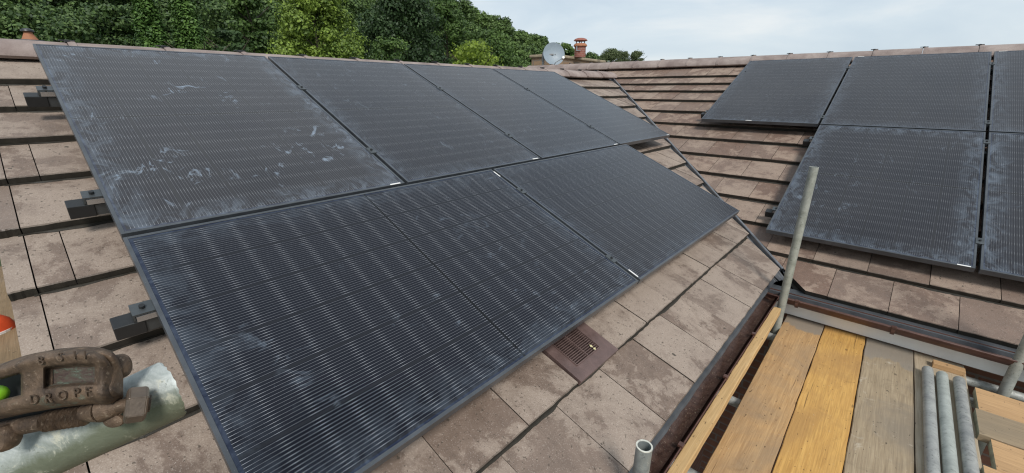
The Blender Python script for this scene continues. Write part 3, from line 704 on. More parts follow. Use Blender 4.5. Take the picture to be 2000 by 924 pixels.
# ------------------------------------------------------------------ scaffold deck
TR = .02415
GALV = galv('galvanised_tube'); GALV2 = galv('mossy_tube', (.27,.28,.25), (.43,.44,.40), (.14,.145,.12), .22)
WB = [wood('board_brown', (.37,.205,.080), (.56,.345,.155), (.25,.18,.115), .6, wetend=1.93, seed=1.3),
      wood('board_orange', (.46,.24,.060), (.66,.385,.11), (.33,.18,.065), .6, seed=4.1),
      wood('board_grey', (.26,.19,.115), (.40,.31,.20), (.20,.165,.125), .7, pale_=.55, wetend=1.87, seed=7.7),
      wood('board_pale', (.38,.31,.215), (.50,.42,.31), (.30,.22,.14), .45, seed=9.2),
      wood('board_yellow', (.47,.295,.125), (.60,.40,.19), (.38,.24,.10), .3, seed=2.9)]
WX = [wood('cross_orange', (.42,.25,.115), (.58,.36,.18), (.33,.20,.10), .3, axis=0, seed=3.3), wood('cross_grey', (.24,.175,.105), (.36,.27,.17), (.20,.16,.11), .5, axis=0, seed=5.1)]
ENDM = plain('board_end', (.30,.30,.21), .8, var=.4, scale=30)
def board(name, corners, ztop, th, mat, label, group, endband=True):
    """plan quad (4 points) extruded down; nicked, slightly uneven long edges"""
    q = [Vector((x, y, 0)) for x, y in corners]; n = 40; c = sum(q, Vector())/4
    long_ = (q[3]-q[0]).length > (q[1]-q[0]).length
    a0, a1, b0, b1 = (q[0], q[3], q[1], q[2]) if long_ else (q[0], q[1], q[3], q[2])
    r = empty(name, (c.x, c.y, ztop-th)); mb = MB(); L = []
    cr = random.uniform(-.002, .002)
    for i in range(n+1):
        t = i/n; A = a0.lerp(a1, t); B = b0.lerp(b1, t); s = (B-A).normalized()
        A += s*random.gauss(0, .0009); B += s*random.gauss(0, .0009); zz = ztop + cr*math.sin(t*9)
        z = [zz-.003, zz, zz, zz-.003, zz-th, zz-th]
        P = [A, A+s*.003, B-s*.003, B, B, A]
        L.append([Vector((p.x-c.x, p.y-c.y, k-(ztop-th))) for p, k in zip(P, z)])
    m = 6; fs = []
    for i in range(n): fs += [(i*m+k, i*m+(k+1) % m, (i+1)*m+(k+1) % m, (i+1)*m+k) for k in range(m)]
    fs += [tuple(range(m-1, -1, -1)), tuple(n*m+k for k in range(m))]
    mb.add(sum(L, []), fs); o = mb.build('plank', [mat, ENDM], r)
    for p_ in o.data.polygons[-2:]: p_.material_index = 1
    bm = bmesh.new(); bm.from_mesh(o.data); bmesh.ops.recalc_face_normals(bm, faces=bm.faces); bm.to_mesh(o.data); bm.free()
    tag(r, label, 'scaffold board', group); return r
ZT = -.27; g1 = 'boards of the scaffold deck running towards the camera'
board('scaffold_board', [(.122, -.085), (.340, -.09), (.353, -4.0), (.150, -4.0)], ZT, .038, WB[0], 'brown stained scaffold board with a grey end, next to the dark gap', g1)
board('scaffold_board', [(.344, -.09), (.560, -.09), (.580, -4.0), (.358, -4.0)], ZT-.002, .038, WB[1], 'bright orange yellow scaffold board between the brown one and the grey one', g1)
board('scaffold_board', [(.565, -.09), (.788, -.09), (.800, -4.0), (.585, -4.0)], ZT, .038, WB[2], 'grey brown weathered scaffold board right of the orange one', g1)
board('scaffold_board', [(.793, -.09), (1.008, -.09), (1.0, -4.0), (.806, -4.0)], ZT-.001, .038, WB[3], 'pale scaffold board lying under the three loose tubes', g1)
board('scaffold_board', [(.064, -.365), (.109, -.365), (.115, -4.0), (.066, -4.0)], -.118, .045, WB[4], 'narrow yellow timber plank tucked beside the brown gutter', None)
g2 = 'short boards laid crosswise at the right edge of the deck'
cb = [(-.380, 1.020, 0, 'orange crosswise board end nearest the white fascia'), (-.606, 1.004, 1, 'dull grey crosswise board with green edge, second from the fascia'),
      (-.834, 1.036, 0, 'orange crosswise board third from the fascia, set slightly back'), (-1.062, .994, 0, 'orange crosswise board at the bottom right corner of the photo')]
for y, x0, m, lb in cb:
    r = board('scaffold_board', [(x0, y-.222), (3.4, y-.19), (3.4, y+.03), (x0+.003, y)], ZT+.034+random.uniform(-.003, .003), .038, WX[m], lb, g2)
for i in range(5):  # unseen boards, added to extend the deck and darken the space below
    y = -1.29-i*.228
    board('scaffold_board', [(1.01, y-.222), (3.4, y-.222), (3.4, y), (1.01, y)], ZT+.05, .038, WX[i % 2], 'crosswise scaffold board outside the lower right of the photo', 'unseen crosswise boards')
def tube_obj(name, a, b, label, cat='scaffold tube', group=None, mat=None, r=TR, open_=True):
    a, b = Vector(a), Vector(b); o = MB(); M = b-a
    o.tube((0,0,0), M, r, 32, inner=r-.0035); ob = o.build(name, mat or GALV, smooth=True); ob.location = a; tag(ob, label, cat, group); return ob
tube_obj('scaffold_tube', (.108, -.345, -2.5), (.100, -.315, .805), 'upright mossy tube at the inner roof corner in front of the right panels', mat=GALV2)
tube_obj('scaffold_tube', (1.150, -.20, -2.5), (1.175, -.19, 1.6), 'upright galvanised tube cut off by the right edge of the photo beside the white fascia', mat=GALV2)
st_ = tube_obj('scaffold_tube', (.072, -2.405, -2.5), (.072, -2.375, .225), 'short upright tube with open pale rim in front of the brown gutter at the bottom', mat=galv('blue_grey_tube', (.20,.22,.22), (.33,.36,.35), (.10,.11,.11)))
mb = MB(); mb.tube((0, .03, 2.7245), (0, .03, 2.7268), TR+.0006, 32, inner=TR-.0042); rim_ = mb.build('rim', plain('sawn_rim', (.60,.59,.52), .6, .2, .25, 60), st_)
PIPES = [galv('pipe_a', (.27,.275,.265), (.42,.425,.40), (.13,.13,.125)), galv('pipe_b', (.32,.34,.31), (.46,.485,.445), (.2,.21,.185)), galv('pipe_c', (.25,.255,.25), (.42,.42,.39), (.13,.13,.12))]
gp = 'three loose tubes lying on the pale board'; zz = ZT+TR
tube_obj('scaffold_tube', (.8425, -.335, zz), (.838, -3.3, zz), 'leftmost of the three grey loose tubes lying on the pale board', group=gp, mat=PIPES[0])
tube_obj('scaffold_tube', (.9005, -.345, zz), (.888, -3.3, zz), 'pale greenish middle tube of the three lying on the pale board', group=gp, mat=PIPES[1])
tube_obj('scaffold_tube', (.9670, -.345, zz), (.9395, -3.3, zz), 'rightmost of the three loose tubes, with a dark rim', group=gp, mat=PIPES[2])
tube_obj('ledger_tube', (.90, -.135, -.335), (3.4, -.128, -.335), 'horizontal tube under the fascia running behind the right upright')
for y, n_ in ((-.345, 'nearest the inner roof corner'), (-1.19, 'in the middle of the dark gap'), (-1.80, 'in the dark gap nearest the bottom of the photo'), (-3.0, 'under the deck beside the camera')):
    tube_obj('transom_tube', (-.06, y-.03, ZT-.038-TR), (3.3, y-.03, ZT-.038-TR), 'tube crossing under the scaffold boards ' + n_, group='tubes carrying the deck boards')
oc = MB(); oc.box((.868, -.235, ZT), (1.000, -.185, ZT+.028), bev=.002); tag(oc.build('timber_offcut', WX[0]), 'short timber offcut marked 2 behind the ends of the loose tubes', 'timber offcut')
def text_mesh(txt, size, ext):
    cu = bpy.data.curves.new('t', 'FONT'); cu.body = txt; cu.size = size; cu.extrude = ext; cu.align_x = 'CENTER'; cu.align_y = 'CENTER'; cu.resolution_u = 3
    if ext > .0005: cu.bevel_depth = ext*.35; cu.bevel_resolution = 1
    o = bpy.data.objects.new('t', cu); COL.objects.link(o); dg = bpy.context.evaluated_depsgraph_get(); me = bpy.data.meshes.new_from_object(o.evaluated_get(dg))
    bpy.data.objects.remove(o); return me
me = text_mesh('2', .02, .0002); o = bpy.data.objects.new('marking', me); COL.objects.link(o); me.materials.append(BLACK)
o.parent = bpy.data.objects['timber_offcut']; o.location = (.925, -.21, ZT+.0285); o.rotation_euler = (0, 0, R_(6))

# left verge side: lower boards and the red item glimpsed at the left edge
WL = wood('verge_board', (.20,.135,.07), (.29,.20,.11), (.15,.11,.06), .4, axis=0, seed=6.6)
board('scaffold_board', [(-4.2, -3.83), (-.2, -3.83), (-.2, -3.605), (-4.2, -3.605)], .02, .038, WL, 'tan scaffold board seen beyond the roof verge at the left edge', None)
board('scaffold_board', [(-4.2, -4.06), (-.2, -4.06), (-.2, -3.835), (-4.2, -3.835)], .018, .038, WL, 'outer tan scaffold board beyond the verge, mostly outside the photo', None)
tube_obj('transom_tube', (-3.6, -4.3, -.045), (-3.6, -3.40, -.045), 'tube carrying the boards beyond the left verge', group=None)
p = None
r_ = ray(-34, 618); tt = (.03 - CAM.z)/r_.z
pt = CAM + r_*(tt*.93)
hm = MB(); prof = [(.0, .085), (.03, .083), (.055, .072), (.073, .05), (.082, .02), (.084, 0.0)]; n = 28
vs = [Vector((r*math.cos(2*math.pi*i/n), r*math.sin(2*math.pi*i/n)*1.15, z)) for r, z in prof for i in range(n)]
hm.add(vs, [(j*n+i, (j+1)*n+i, (j+1)*n+(i+1) % n, j*n+(i+1) % n) for j in range(len(prof)-1) for i in range(n)])
red = empty('plastic_cover', (pt.x, pt.y, .02)); hm.build('shell', plain('red_plastic', (.55,.07,.02), .4, var=.15), red, smooth=True)
hm = MB(); hm.tube((0, 0, 0), (0, 0, .012), .092, 28); hm.build('rim', WHITE, red); tag(red, 'domed orange red plastic cover with white rim just showing at the left edge', 'plastic cover')

# ------------------------------------------------------------------ foreground tube and coupler
FT_M = Mat('weathered_tube', .6, .2); c = FT_M.coord()
a = FT_M.noise(FT_M.coord((6, 6, 22), rot=(0, 0, 0)), 6, 6, .65, .6); b = FT_M.noise(c, 45, 6, .7, .5); d = FT_M.noise(c, 160, 4, .7)
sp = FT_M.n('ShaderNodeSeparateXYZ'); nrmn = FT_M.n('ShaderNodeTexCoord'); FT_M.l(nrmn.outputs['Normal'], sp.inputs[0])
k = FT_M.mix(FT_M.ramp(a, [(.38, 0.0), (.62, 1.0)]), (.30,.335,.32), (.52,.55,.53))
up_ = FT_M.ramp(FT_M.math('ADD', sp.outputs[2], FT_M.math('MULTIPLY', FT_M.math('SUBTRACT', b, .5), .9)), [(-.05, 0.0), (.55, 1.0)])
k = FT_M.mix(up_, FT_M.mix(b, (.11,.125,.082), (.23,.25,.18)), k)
k = FT_M.mix(FT_M.ramp(b, [(.57, 0.0), (.66, .7)]), k, (.62,.60,.47)); k = FT_M.mix(FT_M.ramp(d, [(.62, 0.0), (.7, .6)]), k, (.12,.13,.09))
FT_M.col(k); FT_M.bump(FT_M.math('ADD', b, FT_M.math('MULTIPLY', d, .5)), .5, .002)
D0 = .353; e1 = at(338, 759, D0); e2 = at(-160, 990, D0*1.0); axis = (e2-e1).normalized()
far_end = e1 + axis*1.6
ft = MB(); n = 48; q = axis.to_track_quat('Z', 'Y'); rad = .0250
rings = []
def rr(r, z, jag=0):       # the end is sawn at a slant, its far side longer
    o_ = []
    for i in range(n):
        w = q @ Vector((r*math.cos(2*math.pi*i/n), r*math.sin(2*math.pi*i/n), 0)); k_ = max(0, 1-z/.1)
        o_.append(e1 + w + axis*(z + (jag*rng.random() if jag else 0) + w.dot(FW)*1.05*k_))
    return o_
rings = [rr(rad-.0042, .05), rr(rad-.0042, .0005, .001), rr(rad-.001, -.0005, .0022), rr(rad, .002, .001), rr(rad, .02), rr(rad, .3), rr(rad, 1.6)]
vs = sum(rings, []); fs = []
for jx in range(len(rings)-1): fs += [(jx*n+i, jx*n+(i+1) % n, (jx+1)*n+(i+1) % n, (jx+1)*n+i) for i in range(n)]
ft.add([v-e1 for v in vs], fs); fto = ft.build('guard_tube', FT_M.m, smooth=True); fto.location = e1
tag(fto, 'thick pale green weathered tube end held by the rusty coupler in the foreground', 'scaffold tube')

RM = Mat('rusty_coupler', .62, .25); c = RM.coord(); a = RM.noise(c, 60, 6, .65, .4); b = RM.noise(c, 280, 5, .7); g = RM.noise(c, 38, 5, .65, 1.0)
k = RM.mix(RM.ramp(a, [(.35, 0.0), (.65, 1.0)]), (.046,.030,.020), (.160,.106,.068)); k = RM.mix(RM.ramp(g, [(.62, 0.0), (.70, .55)]), k, (.13,.17,.13))
k = RM.mix(RM.ramp(g, [(.28, .6), (.34, 0.0)]), k, (.13,.055,.035)); k = RM.mix(RM.ramp(b, [(.58, 0.0), (.66, .6)]), k, (.28,.215,.155))
RM.col(k); RM.bump(RM.math('ADD', a, RM.math('MULTIPLY', b, 1.0)), .8, .0012); RUST = RM.m
PT = Mat('patina', .7, .1); c = PT.coord(); a = PT.noise(PT.coord((1, 1, 2.2)), 150, 7, .8, .6)
PT.col(PT.ramp(a, [(.3, (.035,.026,.030)), (.45, (.085,.055,.045)), (.56, (.085,.085,.062)), (.70, (.17,.235,.19))])); PT.bump(a, .8, .002); PATINA = PT.m
cpl = empty('scaffold_coupler', at(120, 760, .33))
CP0 = Matrix.Translation(cpl.location).inverted()
def cb_build(mb, name, mat, smooth=True):
    mb.v = [CP0 @ v for v in mb.v]; return mb.build(name, mat, cpl, smooth=smooth)
interp = lambda x, pts: float(np.interp(x, [p[0] for p in pts], [p[1] for p in pts]))
TOP = [(-160, 742), (-60, 724), (0, 711), (50, 694), (100, 685), (150, 681), (185, 684), (203, 690), (213, 700), (221, 716), (226, 740)]
BOT = [(-160, 860), (-60, 836), (0, 819), (60, 806), (120, 796), (180, 789), (205, 790), (218, 788), (226, 782)]
def flap():
    nx, ny = 150, 60; D = np.zeros((nx+1, ny+1)); vs = []; mb = MB()
    sm = lambda a, b, x: (lambda t: t*t*(3-2*t))(min(1, max(0, (x-a)/(b-a))))
    hole = set()
    for i in range(nx+1):
        x = -160 + 386*i/nx; yt, yb = interp(x, TOP), interp(x, BOT)
        for j in range(ny+1):
            t = j/ny; y = yt+(yb-yt)*t
            e = 1-(2*t-1)**2; d = .3065 - .010*min(1, e*2.6)**.5 * sm(228, 196, x)**.5 + .002*sm(190, 226, x)
            w2 = sm(84, 92, x)*sm(196, 180, x)*sm(.24, .33, t)*sm(.66, .56, t)
            w1 = sm(46, 38, x)*sm(.24, .32, t)*sm(.72, .64, t)
            bars = math.exp(-((t-.13)/.12)**2) + math.exp(-((t-.80)/.13)**2)
            d += .0070*w2 - .0024*bars*sm(232, 200, x)
            if w1 > .5: hole.add((i, j))
            d += .004*w1
            vs.append(at(x, y, d))
    m = ny+1; nv = len(vs); back = [v + FW*.006 for v in vs]; fs = []; fs2 = []
    for i in range(nx):
        for j in range(ny):
            if all((a, b) in hole for a, b in ((i, j), (i+1, j), (i, j+1), (i+1, j+1))): continue
            x = -160+386*i/nx; t = j/ny
            f = (i*m+j, (i+1)*m+j, (i+1)*m+j+1, i*m+j+1)
            fs.append(f); fs2.append(tuple(reversed([k_+nv for k_ in f])))
    edges = {}
    for f in fs:
        for a_, b_ in zip(f, f[1:]+f[:1]): edges[(a_, b_)] = 1
    side = [(b_, a_, a_+nv, b_+nv) for (a_, b_) in edges if (b_, a_) not in edges]
    mb.add(vs+back, fs+fs2+side); o = cb_build(mb, 'flap', RUST)
    # patina in the recessed window
    o.data.materials.append(PATINA)
    for p_ in o.data.polygons[:len(fs)]:
        k_ = fs[p_.index][0]; i, j = divmod(k_, m); x = -160+386*i/nx; t = j/ny
        if 92 < x < 184 and .31 < t < .60: p_.material_index = 1
    o['label'] = 'cast rusty flap of the coupler with two windows and raised letters'
flap()
def letters(txt, xs, ys, d, px):
    for ch, x, y in zip(txt, xs, ys):
        if ch == ' ': continue
        me = text_mesh(ch, px/FPX*d*1.35, .00045); o = bpy.data.objects.new('raised_letter', me); COL.objects.link(o); me.materials.append(RUST)
        M = Matrix.Identity(4); rd = ray(x, y).normalized(); rt = (RI - rd*RI.dot(rd)); rt.normalize(); rt = (rt + UP*.10).normalized(); up = (-rd).cross(rt).normalized(); 
        up = UP; rt2 = (RI + UP*.14).normalized(); n_ = rt2.cross(up).normalized()
        M = Matrix(((rt2.x, up.x, n_.x, 0), (rt2.y, up.y, n_.y, 0), (rt2.z, up.z, n_.z, 0), (0,0,0,1))); M.translation = at(x, y, d)
        o.parent = cpl; o.matrix_local = CP0 @ M
letters('BS11', [80, 118, 146, 166], [705, 698, 695, 694], .2932, 17)
letters('DROPF', [67, 95, 122, 150, 172], [781, 778, 773, 768, 766], .2932, 19)
# black sheet standing in for shade inside and under the flap, green capped tube seen through the left window
mb = MB(); vs = [at(-170, 745, .325), at(195, 705, .323), at(195, 806, .323), at(-170, 880, .325)]
mb.add(vs+[v+FW*.004 for v in vs], [(0,1,2,3), (7,6,5,4), (0,4,5,1), (1,5,6,2), (2,6,7,3), (3,7,4,0)]); cb_build(mb, 'shade_backing', plain('shade_black', (.02,.022,.022), .6), False)
cap = MB(); cpos = at(-13, 773, .312); bm = bmesh.new(); bmesh.ops.create_uvsphere(bm, u_segments=24, v_segments=14, radius=.0082); 
for v in bm.verts: v.co.z *= .9; v.co.x *= .8
cap.bm(bm); gc = cap.build('cap', plain('lime_plastic', (.22,.50,.02), .45, var=.1), cpl, smooth=True); gc.location = cpos-cpl.location
gc['label'] = 'lime green plastic cap in the left window'
# eye bolt with thread, taper shoulder, washer and hex nut
P = lambda x, y, d: at(x, y, d)
mb = MB(); a0, a1 = P(-160, 872, .318), P(90, 823, .316); mb.tube(a0, a1, .0062, 20); mb.tube(a1, P(168, 811, .315), .0040, 20); cb_build(mb, 'bolt', RUST)
mb = MB()
for i in range(9):
    t = i/8; p0 = P(94+70*t, 822.5-11*t, .3158-.0008*t); dv = (P(168, 811, .315)-a1).normalized()
    bm = bmesh.new(); nn = 20; m1 = MB()
    m1.tube(p0-dv*.0007, p0, .0040, nn, .0076, cap=False); m1.tube(p0, p0+dv*.0007, .0076, nn, .0040, cap=False); mb.v += []; mb.add(m1.v, m1.f)
    bm.free()
cb_build(mb, 'thread', RUST)
mb = MB(); mb.tube(P(166, 806, .3155), P(200, 800, .3155), .0062, 24, .0090); mb.tube(P(200, 800, .3155), P(226, 793, .317), .0090, 24, .0078); mb.tube(P(226, 793, .317), P(246, 789, .318), .0078, 24, .0048); cb_build(mb, 'shoulder', RUST)
mb = MB(); mb.tube(P(232, 792, .312), P(262, 790, .313), .0045, 20); cb_build(mb, 'shank', RUST)
NUTM = plain('nut_steel', (.15,.115,.088), .42, .55, .35, 60, .12)
def nut():
    mb = MB(); a0, a1 = P(244, 793, .3085), P(288, 788, .3170); ax = (a1-a0).normalized(); L = (a1-a0).length; R = .0128
    u_ = (UP - ax*UP.dot(ax)).normalized(); w_ = ax.cross(u_); cd = (CAM-a0); phi = math.atan2(cd.dot(w_), cd.dot(u_))+R_(8); vs = []; secs = [(0, .86), (.12, 1.0), (.88, 1.0), (1.0, .86)]
    for s, k_ in secs:
        for i in range(6):
            an = phi + R_(60*i+30); vs.append(a0 + ax*L*s + (u_*math.cos(an)+w_*math.sin(an))*R*k_)
    fs = [(j_*6+i, j_*6+(i+1) % 6, (j_+1)*6+(i+1) % 6, (j_+1)*6+i) for j_ in range(3) for i in range(6)] + [tuple(range(5, -1, -1)), tuple(range(18, 24))]
    mb.add(vs, fs); bm = bmesh.new(); vv = [bm.verts.new(v) for v in mb.v]; [bm.faces.new([vv[i] for i in f]) for f in mb.f]
    bmesh.ops.recalc_face_normals(bm, faces=bm.faces); bmesh.ops.bevel(bm, geom=list(bm.edges), offset=.0005, segments=2, affect='EDGES')
    m2 = MB(); m2.bm(bm); cb_build(m2, 'nut', NUTM, False)
    m3 = MB(); m3.tube(a1, a1+ax*.0016, .0062, 20); cb_build(m3, 'bolt_end', RUST)
nut()
def lug(x, y, rx, ry, d, th, name='lug'):
    mb = MB(); c0 = P(x, y, d); n = 28; vs = []
    secs = [(0, .75), (.18, .95), (.5, 1.0), (.85, .95), (1, .75)]
    for s, k_ in secs: vs += [c0 + FW*th*s + RI*(rx/FPX*d*k_*math.cos(2*math.pi*i/n)) + UP*(ry/FPX*d*k_*math.sin(2*math.pi*i/n)) for i in range(n)]
    fs = [(j_*n+i, (j_+1)*n+i, (j_+1)*n+(i+1) % n, j_*n+(i+1) % n) for j_ in range(4) for i in range(n)] + [tuple(range(n)), tuple(range(5*n-1, 4*n-1, -1))]
    mb.add(vs, fs); cb_build(mb, name, RUST)
lug(219, 721, 21, 25, .312, .010); lug(218, 824, 20, 13, .3135, .004); lug(-6, 862, 19, 26, .305, .012)
mb = MB(); vs = []
for d_ in (.3155, .322): vs += [P(196, 700, d_), P(228, 735, d_), P(244, 800, d_), P(215, 830, d_), P(190, 800, d_)]
mb.add(vs, [(0,1,2,3,4), (9,8,7,6,5)]+[(i, i+5, (i+1) % 5+5, (i+1) % 5) for i in range(5)]); cb_build(mb, 'strap', RUST, False)
tag(cpl, 'rusty cast scaffold coupler with big hex nut clamped over the foreground tube', 'scaffold coupler')

# ------------------------------------------------------------------ flue pot, chimney stack, satellite dish
def lathe(prof, n=24):
    mb = MB(); vs = [Vector((r*math.cos(2*math.pi*i/n), r*math.sin(2*math.pi*i/n), z)) for r, z in prof for i in range(n)]
    fs = [(j*n+i, j*n+(i+1) % n, (j+1)*n+(i+1) % n, (j+1)*n+i) for j in range(len(prof)-1) for i in range(n)] + [tuple(range(n-1, -1, -1)), tuple(range((len(prof)-1)*n, len(prof)*n))]
    mb.add(vs, fs); return mb
CLAY = plain('clay_orange', (.36,.15,.075), .8, var=.25, scale=20); CLAY2 = brick_mat('red_pot_brick', (.30,.095,.065), (.24,.08,.06), (.30,.24,.2), .6)
r_ = ray(59, 77); t_ = (-4.15-CAM.x)/r_.x; fp = CAM + r_*t_; sc_ = (fp-CAM).dot(FW)/FPX
fl = empty('flue_pot', (fp.x, fp.y, fp.z-.20)); W_ = sc_
pr_ = lathe([(14*W_, 0), (13*W_, .17), (12.5*W_, .195), (10*W_, .21), (6.2*W_, .20+11*W_), (6.2*W_, .2+13*W_)], 20); pr_.build('pot', CLAY, fl, smooth=True)
lathe([(7*W_, .2+13*W_), (10*W_, .2+14*W_), (9*W_, .2+17*W_), (5*W_, .2+19*W_), (1*W_, .2+20*W_)], 20).build('cap', BLACK, fl, smooth=True)
lathe([(22*W_, .18), (20*W_, .195)], 20).build('flashing', FELT, fl); tag(fl, 'small orange clay flue pot with black cap rising behind the left ridge', 'flue pot')

STONE = brick_mat('stack_stone', (.33,.22,.13), (.26,.17,.11), (.22,.18,.14), 1.6)
s0 = athor(1078, 150, 11.0); s1 = athor(1178, 150, 13.6); dxy = Vector((s1.x-s0.x, s1.y-s0.y, 0)); Ls = dxy.length; dn = dxy.normalized(); pn = Vector((-dn.y, dn.x, 0))
ztop = athor(1100, 107, 11.3).z; ch = empty('chimney_stack', (s0.x, s0.y, .6)); ang = math.atan2(dn.y, dn.x); ch.rotation_euler = (0, 0, ang)
mb = MB(); H_ = ztop-.6; mb.box((0, 0, 0), (Ls, .6, H_-.07)); mb.build('brickwork', STONE, ch)
mb = MB(); mb.box((-.04, -.05, H_-.07), (Ls+.04, .65, H_), bev=.02); mb.build('coping', plain('coping_stone', (.27,.22,.15), .9, var=.4, scale=5), ch)
tag(ch, 'low weathered stone chimney stack behind the far ridge', 'chimney')
pp = athor(1132.5, 109, 11.9); sc_ = (pp-CAM).dot(FW)/FPX; pot = empty('chimney_pot', (pp.x, pp.y, ztop-.0)); k_ = sc_; b0 = 2*k_
lathe([(11*k_, -.02), (10.6*k_, 22*k_), (10.6*k_, 22.1*k_)], 24).build('pot_body', CLAY2, pot, smooth=True)
lathe([(10.8*k_, 17*k_), (13*k_, 18*k_), (13*k_, 20*k_), (11*k_, 22.5*k_), (9*k_, 23.2*k_)], 24).build('pot_rim', CLAY, pot, smooth=True)
lathe([(10*k_, 27*k_), (13.5*k_, 28*k_), (11*k_, 31*k_), (6*k_, 32.6*k_), (1*k_, 33*k_)], 24).build('cowl', plain('clay_red', (.26,.10,.075), .8), pot, smooth=True)
mb = MB()
for i in range(4):
    a_ = math.pi/4+i*math.pi/2; mb.tube((8*k_*math.cos(a_), 8*k_*math.sin(a_), 22*k_), (8*k_*math.cos(a_), 8*k_*math.sin(a_), 28*k_), 1.0*k_, 6)
mb.build('cowl_legs', CLAY2, pot)
mb = MB(); mb.box((-1*k_, -12*k_, 11*k_), (1.0*k_, -10.6*k_, 20*k_)); mb.box((-1*k_, -12*k_, 9.5*k_), (8*k_, -10.4*k_, 10.8*k_)); o = mb.build('metal_bracket', STEEL, pot); 
tag(pot, 'round red chimney pot with mushroom cowl on the stone stack', 'chimney pot')
# dish
dc = athor(1082, 105, 10.2); sc_ = (dc-CAM).dot(FW)/FPX; dish = empty('satellite_dish', (dc.x, dc.y, dc.z-.30))
toc = (CAM-dc).normalized(); fwd = (Vector((toc.x, toc.y, 0)).normalized() + Vector((.0,0,.30)) + RI*.25).normalized(); rtv = Vector((0,0,1)).cross(fwd).normalized(); upv = fwd.cross(rtv)
Rd = 21.5*sc_; n = 40; vs = []; lay = 8
for j_ in range(lay+1):
    r0 = Rd*j_/lay if j_ else .001
    for i in range(n): a_ = 2*math.pi*i/n; vs.append(rtv*(r0*math.cos(a_)) + upv*(r0*1.02*math.sin(a_)) + fwd*(.11*(r0/Rd)**2-.11)*Rd*2 + Vector((0,0,.30)))
nv = len(vs); vs += [v-fwd*.006 for v in vs]
fs = [(j_*n+i, j_*n+(i+1) % n, (j_+1)*n+(i+1) % n, (j_+1)*n+i) for j_ in range(lay) for i in range(n)]; fs += [tuple(reversed([q_+nv for q_ in f])) for f in fs]
fs += [(lay*n+i, lay*n+(i+1) % n, nv+lay*n+(i+1) % n, nv+lay*n+i) for i in range(n)]
mb = MB(); mb.add(vs, fs); mb.build('reflector', plain('dish_grey', (.22,.27,.31), .5, var=.08), dish, smooth=True)
mb = MB(); c0 = Vector((0,0,.30)); foot = c0 - upv*Rd*.95; lnb = c0 - upv*Rd*.72 + rtv*Rd*.55 + fwd*Rd*.9
mb.path([foot, foot+fwd*Rd*.5, lnb], .008, 8); mb.build('arm', plain('arm_grey', (.25,.27,.28), .5), dish)
mb = MB(); mb.tube(lnb - fwd*.03 , lnb+fwd*.05, .028, 14); mb.build('receiver', WHITE, dish, smooth=True)
mb = MB(); mb.tube(c0-fwd*.10+rtv*(-Rd*.9)+Vector((0,0,-.9)), c0-fwd*.10+rtv*(-Rd*.9)+Vector((0,0,.06)), .03, 12); mb.tube(c0-fwd*.10+rtv*(-Rd*.9), c0-fwd*.04, .02, 10); mb.build('mast', plain('mast_grey', (.2,.2,.2), .6), dish)
mb = MB()
for s in (-1, 1): mb.tube(c0+rtv*s*.04-fwd*.105*Rd*2, c0+rtv*s*.04-fwd*.09*Rd*2, .012, 8)
mb.build('bolt', BLACK, dish); tag(dish, 'round blue grey satellite dish beside the stone chimney stack', 'satellite dish')

# ------------------------------------------------------------------ trees
BARK = plain('bark', (.07,.055,.04), .9, scale=6)
def leaf_cloud(blobs, per, size, up=.25, rg=None, shell=.55):
    """blobs: array (x,y,z,rx,rz,shade). returns verts (N*4,3), tints (N,4)"""
    rg = rg or rng; B = np.array(blobs); n = len(B)*per; idx = np.repeat(np.arange(len(B)), per)
    d = rg.normal(size=(n, 3)); d /= np.linalg.norm(d, axis=1)[:, None]
    rad = (shell + (1-shell)*rg.random(n)**.6) * (1+.22*rg.normal(size=n)*.6)
    c = B[idx, :3] + d*np.stack([B[idx, 3]*rad, B[idx, 3]*rad, B[idx, 4]*rad], 1)
    nrm = d + rg.normal(size=(n, 3))*.55; nrm[:, 2] += up; nrm /= np.linalg.norm(nrm, axis=1)[:, None]
    t = np.cross(nrm, rg.normal(size=(n, 3))); t /= np.linalg.norm(t, axis=1)[:, None]; b = np.cross(nrm, t)
    s = size*(.6+.8*rg.random(n))[:, None]; t = t*s; b = b*s*.62
    V = np.stack([c-t, c-b*1.0+t*.1, c+t, c+b*1.0+t*.1], 1).reshape(-1, 3)
    tint = np.stack([B[idx, 5], rg.random(n), rg.random(n), np.ones(n)], 1); return V, tint
def cloud_obj(name, V, tint, mat, parent=None):
    me = bpy.data.meshes.new(name); nq = len(V)//4
    me.vertices.add(len(V)); me.vertices.foreach_set('co', V.astype(np.float32).ravel())
    me.loops.add(nq*4); me.loops.foreach_set('vertex_index', np.arange(nq*4, dtype=np.int32)); me.polygons.add(nq)
    me.polygons.foreach_set('loop_start', np.arange(0, nq*4, 4, dtype=np.int32)); me.polygons.foreach_set('loop_total', np.full(nq, 4, dtype=np.int32))
    me.update(calc_edges=True); a = me.color_attributes.new('tint', 'FLOAT_COLOR', 'CORNER'); a.data.foreach_set('color', np.repeat(tint, 4, axis=0).astype(np.float32).ravel())
    me.materials.append(mat); o = bpy.data.objects.new(name, me); COL.objects.link(o)
    if parent: o.parent = parent
    return o
def crown_blobs(W, H, z0, n, rb=.26, rg=None, lean=0):
    rg = rg or rng; out_ = []
    for i in range(n):
        a = rg.random()*2*math.pi; t = rg.random()**.8; prof_ = math.sin(math.pi*min(.98, .10+.85*t)**.8)**.6
        r = W/2*prof_*(.35+.6*rg.random()**.5) * .82; r_b = W*rb*(.55+.6*rg.random())*.5
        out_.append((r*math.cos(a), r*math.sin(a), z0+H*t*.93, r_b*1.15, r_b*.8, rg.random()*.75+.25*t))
    return out_
